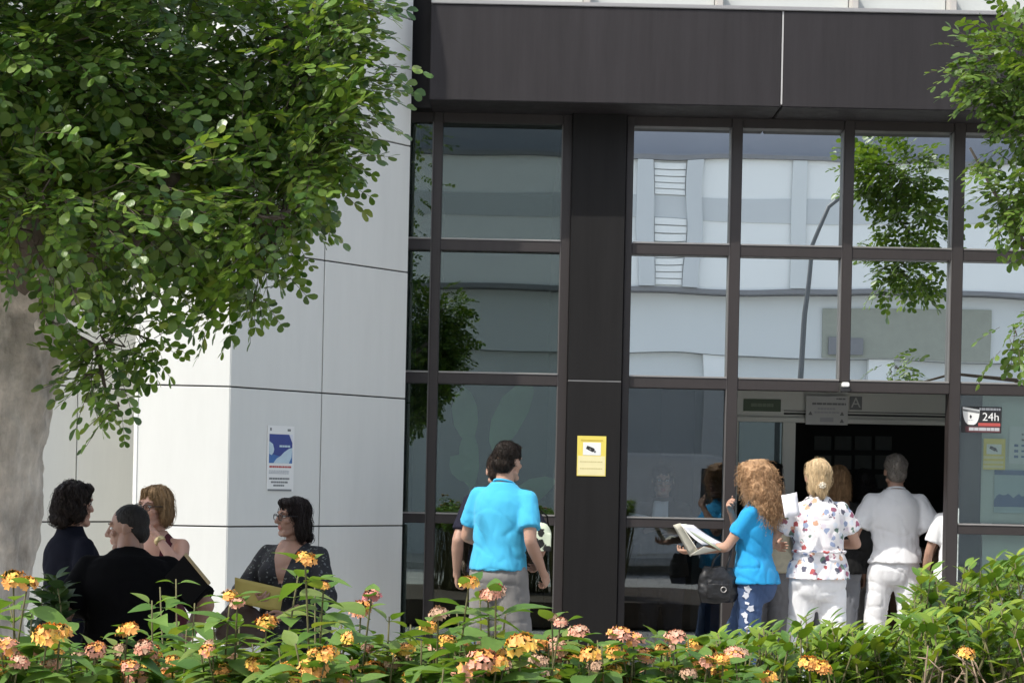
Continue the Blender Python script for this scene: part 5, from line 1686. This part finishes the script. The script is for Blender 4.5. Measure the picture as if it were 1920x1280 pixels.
make_tree('right_hand_tree', 'light green tree reaching in from the right edge above the posters', (4.95, 12.4, -0.2),
    [(4.95, 12.4, -0.2), (4.93, 12.4, 0.8), (4.90, 12.4, 1.8), (4.68, 12.4, 2.3)], [0.17, 0.14, 0.13, 0.12],
    [((5.65, 12.4, 4.5), (1.30, 0.9, 1.8), 60, 22, 0.32, 0.55),
     (P(1938, 190, 12.2), (0.15, 0.30, 0.66), 16, 17, 0.20, 0.3),
     (P(1900, 120, 12.2), (0.12, 0.25, 0.30), 7, 14, 0.16, 0.3),
     (P(1925, 370, 12.2), (0.10, 0.25, 0.22), 6, 16, 0.16, 0.3),
     (P(1920, 615, 12.1), (0.12, 0.15, 0.07), 3, 8, 0.11, 0.2)],
    [(Lb((4.68, 12.2, 2.2), (4.5, 12.3, 2.9), (4.2, 12.25, 3.7), (3.8, 12.2, 4.4)), [0.07, 0.04, 0.025, 0.01]),
     (Lb((4.68, 12.2, 2.2), (4.9, 12.4, 3.2), (5.1, 12.4, 4.4)), [0.08, 0.05, 0.02]),
     (Lb((4.68, 12.2, 2.0), (4.2, 12.3, 2.45), (3.7, 12.2, 2.5), (3.3, 12.1, 2.38)), [0.05, 0.02, 0.012, 0.006])],
    M_carob2, 33, None, 1.3)

# ---- lantana
M_fo = mat('orange_petal', (0.80, 0.36, 0.09), 0.6, var=0.25, scale=60)
M_fy = mat('yellow_petal', (0.84, 0.50, 0.09), 0.6, var=0.2, scale=60)
M_fp = mat('salmon_petal', (0.76, 0.35, 0.24), 0.6, var=0.3, scale=60)
M_fr = mat('rose_petal', (0.58, 0.18, 0.18), 0.6, var=0.3, scale=60)
M_ff = mat('faded_petal', (0.52, 0.33, 0.22), 0.8, var=0.35, scale=60)
def flower_head(seed, inner, outer):
    rng = random.Random(seed)
    bm = bmesh.new()
    Rr = 0.0185
    for ringi, (el_, cnt) in enumerate(((85, 1), (60, 6), (34, 10), (8, 12))):
        for i in range(cnt):
            if rng.random() < 0.08: continue
            az = 2 * math.pi * (i + 0.5 * (ringi % 2) + rng.uniform(-.15, .15)) / cnt
            e_ = R(el_ + rng.uniform(-7, 7))
            d = Vector((math.cos(e_) * math.cos(az), math.cos(e_) * math.sin(az), math.sin(e_) * 0.55))
            rr = Rr * rng.uniform(0.85, 1.2)
            c = d * rr
            n_ = (d + Vector((rng.uniform(-.25, .25), rng.uniform(-.25, .25), 0.35))).normalized()
            a, b = frame_of(n_)
            fr_ = rng.uniform(0.0064, 0.0086) * (0.75 if ringi == 0 else 1)
            mi = 0 if ringi < 2 else 1
            if rng.random() < 0.15: mi = 1 - mi
            v0 = bm.verts.new(c - n_ * 0.0015)
            ro = rng.uniform(0, 6)
            vs = []
            for k in range(10):
                t = ro + k * 2 * math.pi / 10
                w = fr_ if k % 2 == 0 else fr_ * 0.68
                vs.append(bm.verts.new(c + (a * math.cos(t) + b * math.sin(t)) * w + n_ * (0.0008 if k % 2 == 0 else -0.0006)))
            for k in range(10):
                bm.faces.new((v0, vs[k], vs[(k + 1) % 10])).material_index = mi
            w2 = bm.verts.new(Vector((0, 0, -0.004)))
            bm.faces.new((w2, vs[0], vs[3])).material_index = 2
    me = to_mesh('flower_head', bm, True)
    for m in (inner, outer, M_stem): me.materials.append(m)
    return me
HEADS = {'o': [flower_head(i, M_fy, M_fo) for i in (1, 2)], 'y': [flower_head(i, M_fo, M_fy) for i in (3, 4)], 'p': [flower_head(i, M_fo, M_fp) for i in (5, 6)],
         'r': [flower_head(i, M_fp, M_fr) for i in (7,)], 'f': [flower_head(i, M_ff, M_fp) for i in (8,)], 'd': [flower_head(i, M_ff, M_ff) for i in (9,)]}
LANT = [single_leaf(i, 0.078, 0.044, OVATE, 0.22, 0.22 + 0.12 * (i % 3)) for i in range(5)]
heads = [(25, 1085, 'o', 1.15), (52, 1094, 'o', 1.0), (90, 1190, 'y', 1.5), (112, 1183, 'o', 1.1), (182, 1213, 'p', 1.0), (240, 1180, 'o', 1.0), (8, 1212, 'p', 1.0), (95, 1246, 'f', 1.0), (215, 1254, 'y', 1.1), (255, 1264, 'p', 1.2),
    (270, 1212, 'f', .8), (420, 1253, 'o', 1.05), (432, 1117, 'o', .9), (445, 1130, 'f', .8), (500, 1166, 'o', 1.2), (572, 1048, 'o', 1.0), (607, 1098, 'y', .65), (658, 1196, 'y', .95), (677, 1140, 'p', 1.05), (697, 1116, 'r', .85), (585, 1254, 'o', 1.2), (604, 1266, 'p', 1.2),
    (700, 1255, 'y', 1.1), (645, 1210, 'f', .7), (690, 1215, 'f', .7), (735, 1240, 'd', .8), (805, 1176, 'y', .85), (880, 1092, 'y', .8), (915, 1116, 'p', 1.0), (930, 1108, 'f', .8), (822, 1150, 'd', .9), (838, 1199, 'y', .8), (864, 1210, 'y', .8), (812, 1220, 'f', .9), (872, 1228, 'f', .9),
    (905, 1236, 'p', 1.2), (888, 1250, 'p', 1.2), (932, 1242, 'y', .9), (845, 1258, 'o', .9), (885, 1270, 'p', 1.1), (975, 1209, 'y', 1.2), (1005, 1204, 'o', 1.1), (1040, 1211, 'f', 1.1), (1084, 1184, 'f', 1.0), (1052, 1166, 'f', .6), (1035, 1156, 'd', .6), (1045, 1232, 'f', .8),
    (1162, 1188, 'p', 1.1), (1188, 1197, 'p', 1.0), (1160, 1230, 'o', 1.05), (1115, 1248, 'd', .9), (1265, 1194, 'f', 1.0), (1255, 1216, 'd', .8), (1302, 1209, 'o', .9), (1330, 1224, 'o', .9), (1378, 1231, 'p', 1.1), (1355, 1236, 'y', .9), (1338, 1256, 'o', .8), (1290, 1262, 'd', .8), (980, 1276, 'y', .8), (1250, 1262, 'd', .9),
    (320, 1250, 'd', .9), (300, 1262, 'f', .8), (395, 1208, 'd', .7), (480, 1235, 'f', .8), (520, 1258, 'o', .9), (540, 1250, 'y', .8), (760, 1215, 'd', .8), (1010, 1262, 'd', .8), (1200, 1265, 'f', .9), (1440, 1268, 'o', .8), (150, 1228, 'd', .8), (35, 1240, 'f', .8), (770, 1268, 'y', .9)]
# leafy shoots without a flower: (u, v) of the tip
shoots = [(18, 1130), (60, 1150), (300, 1100), (330, 1085), (285, 1125), (365, 1130), (560, 1075), (590, 1080), (640, 1170), (730, 1155), (770, 1170), (855, 1140), (900, 1120), (950, 1140), (1120, 1200), (1065, 1195), (790, 1200), (600, 1150), (450, 1160), (350, 1175), (400, 1170), (130, 1225), (200, 1235), (1230, 1185), (1290, 1195), (540, 1190), (1110, 1220), (1010, 1190)]
rngp = random.Random(11)
plants = [(40, 3.35), (215, 3.45), (330, 3.75), (455, 3.5), (580, 3.3), (690, 3.55), (845, 3.5), (920, 3.25), (1050, 3.5), (1180, 3.6), (1320, 3.7)]
where = ['at the left edge before the tree trunk', 'before the black-shirted man', 'with a bare leafy shoot before the black-shirted man', 'left of the tall flowering stalk, under the brown bag', 'with the tall flowering stalk before the woman with glasses', 'below the corner of the white wall',
         'before the dark window left of the turquoise-shirted man', 'before the grey shorts of the turquoise-shirted man', 'below the dark pillar', 'below the window right of the pillar', 'below the curly haired woman, next to the hedge']
asg = [[] for _ in plants]
for (u, v, k, s_) in heads:
    i = min(range(len(plants)), key=lambda j: abs(plants[j][0] - u) + rngp.uniform(0, 20))
    asg[i].append((u, v, k, s_))
for (u, v) in shoots:
    i = min(range(len(plants)), key=lambda j: abs(plants[j][0] - u))
    asg[i].append((u, v, None, 1))
for i, (pu, pd) in enumerate(plants):
    base = P(pu, HZ, pd + 0.15); base.z = 0.12
    root = thing('lantana_plant', 'flowering lantana ' + where[i], 'flowering plant', base, 0, 'lantana plants in the foreground bed')
    tips = list(asg[i])
    for _ in range(7):
        tips.append((pu + rngp.uniform(-80, 80), rngp.uniform(1215, 1275), rngp.choice('oyoypfpd'), rngp.uniform(0.65, 1.0)))
    for _ in range(46):
        tips.append((pu + rngp.uniform(-95, 95), 1198 + 100 * rngp.random() ** 0.8, None, 1))
    items = []
    for (u, v, k, s_) in tips:
        dd = pd + (rngp.uniform(-0.12, 0.12) if k else rngp.uniform(-0.1, 0.6))
        T = P(u, v, dd)
        B0 = base + Vector((rngp.uniform(-.12, .12), rngp.uniform(-.15, .15), 0))
        mid = B0.lerp(T, 0.55) + Vector((rngp.uniform(-.05, .05), rngp.uniform(-.05, .05), 0.06))
        mid.z = min(mid.z, T.z - 0.12)
        N = 26
        pts = [B0 * ((1 - t) ** 2) + mid * (2 * t * (1 - t)) + T * (t * t) for t in [q_ / (N - 1) for q_ in range(N)]]
        bm = bmesh.new(); tube(bm, [p - base for p in pts[::2] + [pts[-1]]], [0.0040 * (1 - 0.6 * q / 13) for q in range(14)], 5)
        obj('stem', bm, M_stem, root, True)
        d = (pts[-1] - pts[-3]).normalized()
        # pairs of leaves down the stalk
        a0 = rngp.uniform(0, 3)
        step = 0.031
        nl = 7 if k else 6
        for j in range(nl):
            dist = 0.012 + step * j * rngp.uniform(0.9, 1.15)
            p = T - d * dist if dist < 0.06 else None
            if p is None:
                acc, q = 0, N - 1
                while q > 0 and acc < dist:
                    acc += (pts[q] - pts[q - 1]).length; q -= 1
                p = pts[q]
            for sg in (0, math.pi):
                if rngp.random() < 0.10: continue
                az = a0 + (j % 2) * math.pi / 2 + sg + rngp.uniform(-.35, .35)
                lift = rngp.uniform(-0.25, 0.55) if j else rngp.uniform(0.3, 0.9)
                dv = Vector((math.cos(az), math.sin(az), lift))
                sc_l = rngp.uniform(0.7, 1.15) * (0.62 if j == 0 else 1.0)
                items.append((leaf_matrix(p + dv.normalized() * 0.010, dv, Vector((rngp.uniform(-.3, .3), rngp.uniform(-.3, .3), 1)), sc_l), rngp.randrange(5)))
        if k:
            hm_ = HEADS[k][rngp.randrange(len(HEADS[k]))]
            o = bpy.data.objects.new('flower_head', hm_)
            o.parent = root
            tilt = (Vector((rngp.uniform(-.3, .3), -0.45 + rngp.uniform(-.3, .2), 1))).normalized()
            o.matrix_basis = Matrix.Translation(T - base) @ tilt.to_track_quat('Z', 'Y').to_matrix().to_4x4() @ Matrix.Rotation(rngp.uniform(0, 6), 4, 'Z') @ Matrix.Scale(s_ * rngp.uniform(0.78, 1.08), 4)
            COL.objects.link(o)
    foliage(root, [m.copy() for m in LANT], items, [M_lant], 'leaf', 'leaf_mass', 300)

# ---- glossy shrubs on the right
SHR = [single_leaf(40 + i, 0.056, 0.026, ELLIP, 0.25, 0.18) for i in range(5)]
def shrub(label, u0, u1, prof, depth, dd, n, seed, mleaf=M_shrub, nl=9, name='evergreen_shrub', leafs=SHR, scale=1.0, group='shrubs on the right of the bed', fillv=1300):
    rng = random.Random(seed)
    um = (u0 + u1) / 2
    base = P(um, HZ, depth + dd / 2); base.z = 0.12
    root = thing(name, label, 'shrub', base, 0, group)
    items = []
    sb = bmesh.new()
    for q in range(n):
        u = rng.uniform(u0, u1)
        top = np.interp(u, [p[0] for p in prof], [p[1] for p in prof])
        f = rng.random() ** 1.5
        v = top + f * (fillv - top) + rng.uniform(0, 14)
        y = depth + rng.uniform(0, dd) * (1 - 0.6 * f)
        T = P(u, v, y)
        lean_ = Vector((rng.uniform(-.35, .35), rng.uniform(-.5, .2), 1)).normalized()
        L = rng.uniform(0.16, 0.24)
        B0 = T - lean_ * L
        pts = [B0 + Vector((0, 0, 0)), B0.lerp(T, 0.5) + Vector((rng.uniform(-.015, .015), rng.uniform(-.015, .015), 0)), T]
        ground = base + Vector(((u - um) / FPX * y * 0.4, rng.uniform(-.1, .1), 0))
        tube(sb, [p - base for p in [ground, ground.lerp(B0, 0.6) + Vector((0, 0, 0.05))] + pts], [0.008, 0.006, 0.004, 0.003, 0.0015], 4)
        for j in range(nl):
            t = 1 - j / nl * 0.85
            p = B0.lerp(T, t)
            az = j * 2.4 + rng.uniform(-.4, .4)
            lift = 1.1 - 0.11 * j + rng.uniform(-.25, .3)
            dv = Vector((math.cos(az), math.sin(az), lift))
            s_ = rng.uniform(0.75, 1.15) * (0.7 if j < 2 else 1) * scale
            items.append((leaf_matrix(p, dv, Vector((rng.uniform(-.3, .3), rng.uniform(-.4, .2), 1)), s_), rng.randrange(5)))
    tag(obj('stems', sb, M_stem, root, True), kind='stuff')
    foliage(root, [m.copy() for m in leafs], items, [mleaf], 'leaf', 'leaf_mass', 260)
    return root
shrub('glossy green shrub directly below the nurse and the curly haired woman', 1300, 1560, [(1290, 1200), (1400, 1172), (1480, 1170), (1500, 1150), (1550, 1150), (1570, 1165)], 4.3, 0.5, 120, 51)
shrub('glossy green shrub below the man in white scrubs', 1540, 1740, [(1540, 1172), (1640, 1180), (1700, 1150), (1750, 1140)], 4.3, 0.5, 105, 52)
shrub('yellow-green shrub at the lower right corner with bare dry stems beneath', 1730, 1960, [(1730, 1150), (1800, 1155), (1860, 1120), (1930, 1130)], 4.2, 0.5, 70, 53, fillv=1240)
shrub('tall darker shrub rising before the poster window at the right', 1690, 1960, [(1690, 1130), (1730, 1052), (1745, 1045), (1775, 1110), (1815, 1040), (1850, 1080), (1872, 1018), (1890, 1040), (1940, 1030)], 5.0, 0.5, 130, 54, scale=1.1)
# bare dry stems at the lower right
rngd = random.Random(8)
pb = P(1820, HZ, 4.15); pb.z = 0.12
dry = thing('dry_shrub', 'tangle of bare dry brown stems at the lower right corner', 'shrub', pb)
for i in range(11):
    u, v = rngd.uniform(1720, 1930), rngd.uniform(1205, 1262)
    T = P(u, v, rngd.uniform(4.1, 4.35))
    Bq = P(u + rngd.uniform(-60, 60), 1400, 4.2)
    m1 = Bq.lerp(T, 0.5) + Vector((rngd.uniform(-.03, .03), rngd.uniform(-.03, .03), 0))
    pts = [pb + (Bq - pb) * 0.3 * Vector((1, 1, 1)).x, Bq, m1, T]
    pts[0].z = 0.12
    bm = bmesh.new(); tube(bm, [p - pb for p in pts], [0.004, 0.0035, 0.0026, 0.0014], 5)
    for _ in range(3):
        s0 = m1.lerp(T, rngd.random()); e0 = s0 + Vector((rngd.uniform(-.05, .05), rngd.uniform(-.03, .03), rngd.uniform(0.0, .06)))
        tube(bm, [s0 - pb, e0 - pb], [0.0022, 0.001], 4)
    obj('dry_stem', bm, M_dry, dry, True)
# loose flowers among the shrubs
for (u, v, k, s_, y, lb) in ((1518, 1242, 'o', 1.1, 4.15, 'left half of the orange flower pair alone in the green hedge'), (1540, 1250, 'o', 1.1, 4.15, 'right half of the orange flower pair alone in the green hedge'), (1812, 1224, 'y', 0.9, 4.0, 'single pale yellow flower above the bare dry stems')):
    T = P(u, v, y)
    fr_ = thing('lantana_flower', lb, 'flower', T - Vector((0, 0, 0.25)), 0, 'single lantana flowers in the hedge')
    o = bpy.data.objects.new('flower_head', HEADS[k][0]); o.parent = fr_
    o.matrix_basis = Matrix.Translation((0, 0, 0.25)) @ Vector((0.1, -0.5, 1)).to_track_quat('Z', 'Y').to_matrix().to_4x4() @ Matrix.Scale(s_, 4)
    COL.objects.link(o)
    bm = bmesh.new(); tube(bm, [(0.02, 0.05, -0.1), (0.01, 0.02, 0.1), (0, 0, 0.246)], [0.003, 0.0025, 0.002], 5); obj('stem', bm, M_stem, fr_, True)
# dark shrub beside the trunk
shrub('small dark shrub in the shade between the trunk and the navy-clad woman', 60, 118, [(60, 1075), (90, 1060), (118, 1090)], 8.6, 0.3, 20, 55, M_darkl, 8, 'small_shrub', LANT, 1.5, None, 1330)
# the tall plant with paddle leaves inside the left window
M_ban = leaf_mat('paddle_leaf', [(0.22, 0.40, 0.20), (0.28, 0.46, 0.24)], 0.45, 0.3)
PADDLE = [(0, 0.0), (0.12, 0.55), (0.35, 0.95), (0.65, 1.0), (0.88, 0.6), (1.0, 0.0)]
pb = P(900, HZ, 14.42); pb.z = 0.0
pot = thing('paddle_leaf_plant', 'tall indoor plant with broad paddle leaves behind the left window', 'plant', pb)
bm = bmesh.new(); loft(bm, [((0, 0, 0.001), (0.13, 0, 0), (0, 0.13, 0)), ((0, 0, 0.3), (0.17, 0, 0), (0, 0.17, 0)), ((0, 0, 0.33), (0.18, 0, 0), (0, 0.18, 0))], 20); obj('pot', bm, M_pillar, pot)
for i, (uu, vv, ub, vb, L_, W_) in enumerate(((985, 722, 925, 850, 0.62, 0.26), (868, 735, 880, 830, 0.5, 0.20), (850, 860, 890, 900, 0.34, 0.18), (1030, 900, 940, 960, 0.5, 0.2), (880, 905, 880, 800, 0.4, 0.16))):
    a = P(ub, vb, 14.42) - pb; t = P(uu, vv, 14.36) - pb
    bm = bmesh.new(); tube(bm, [(0, 0, 0.3), Vector((a.x * 0.6, 0, a.z * 0.6)), a], [0.016, 0.013, 0.010], 6); obj('leaf_stalk', bm, M_ban, pot, True)
    bm = bmesh.new(); blade(bm, (t - a).length * 1.1, W_, PADDLE, 0.3, 0.1, leaf_matrix(a, t - a, Vector((-0.35, -1, 0.5)))); obj('leaf', bm, M_ban, pot, True)
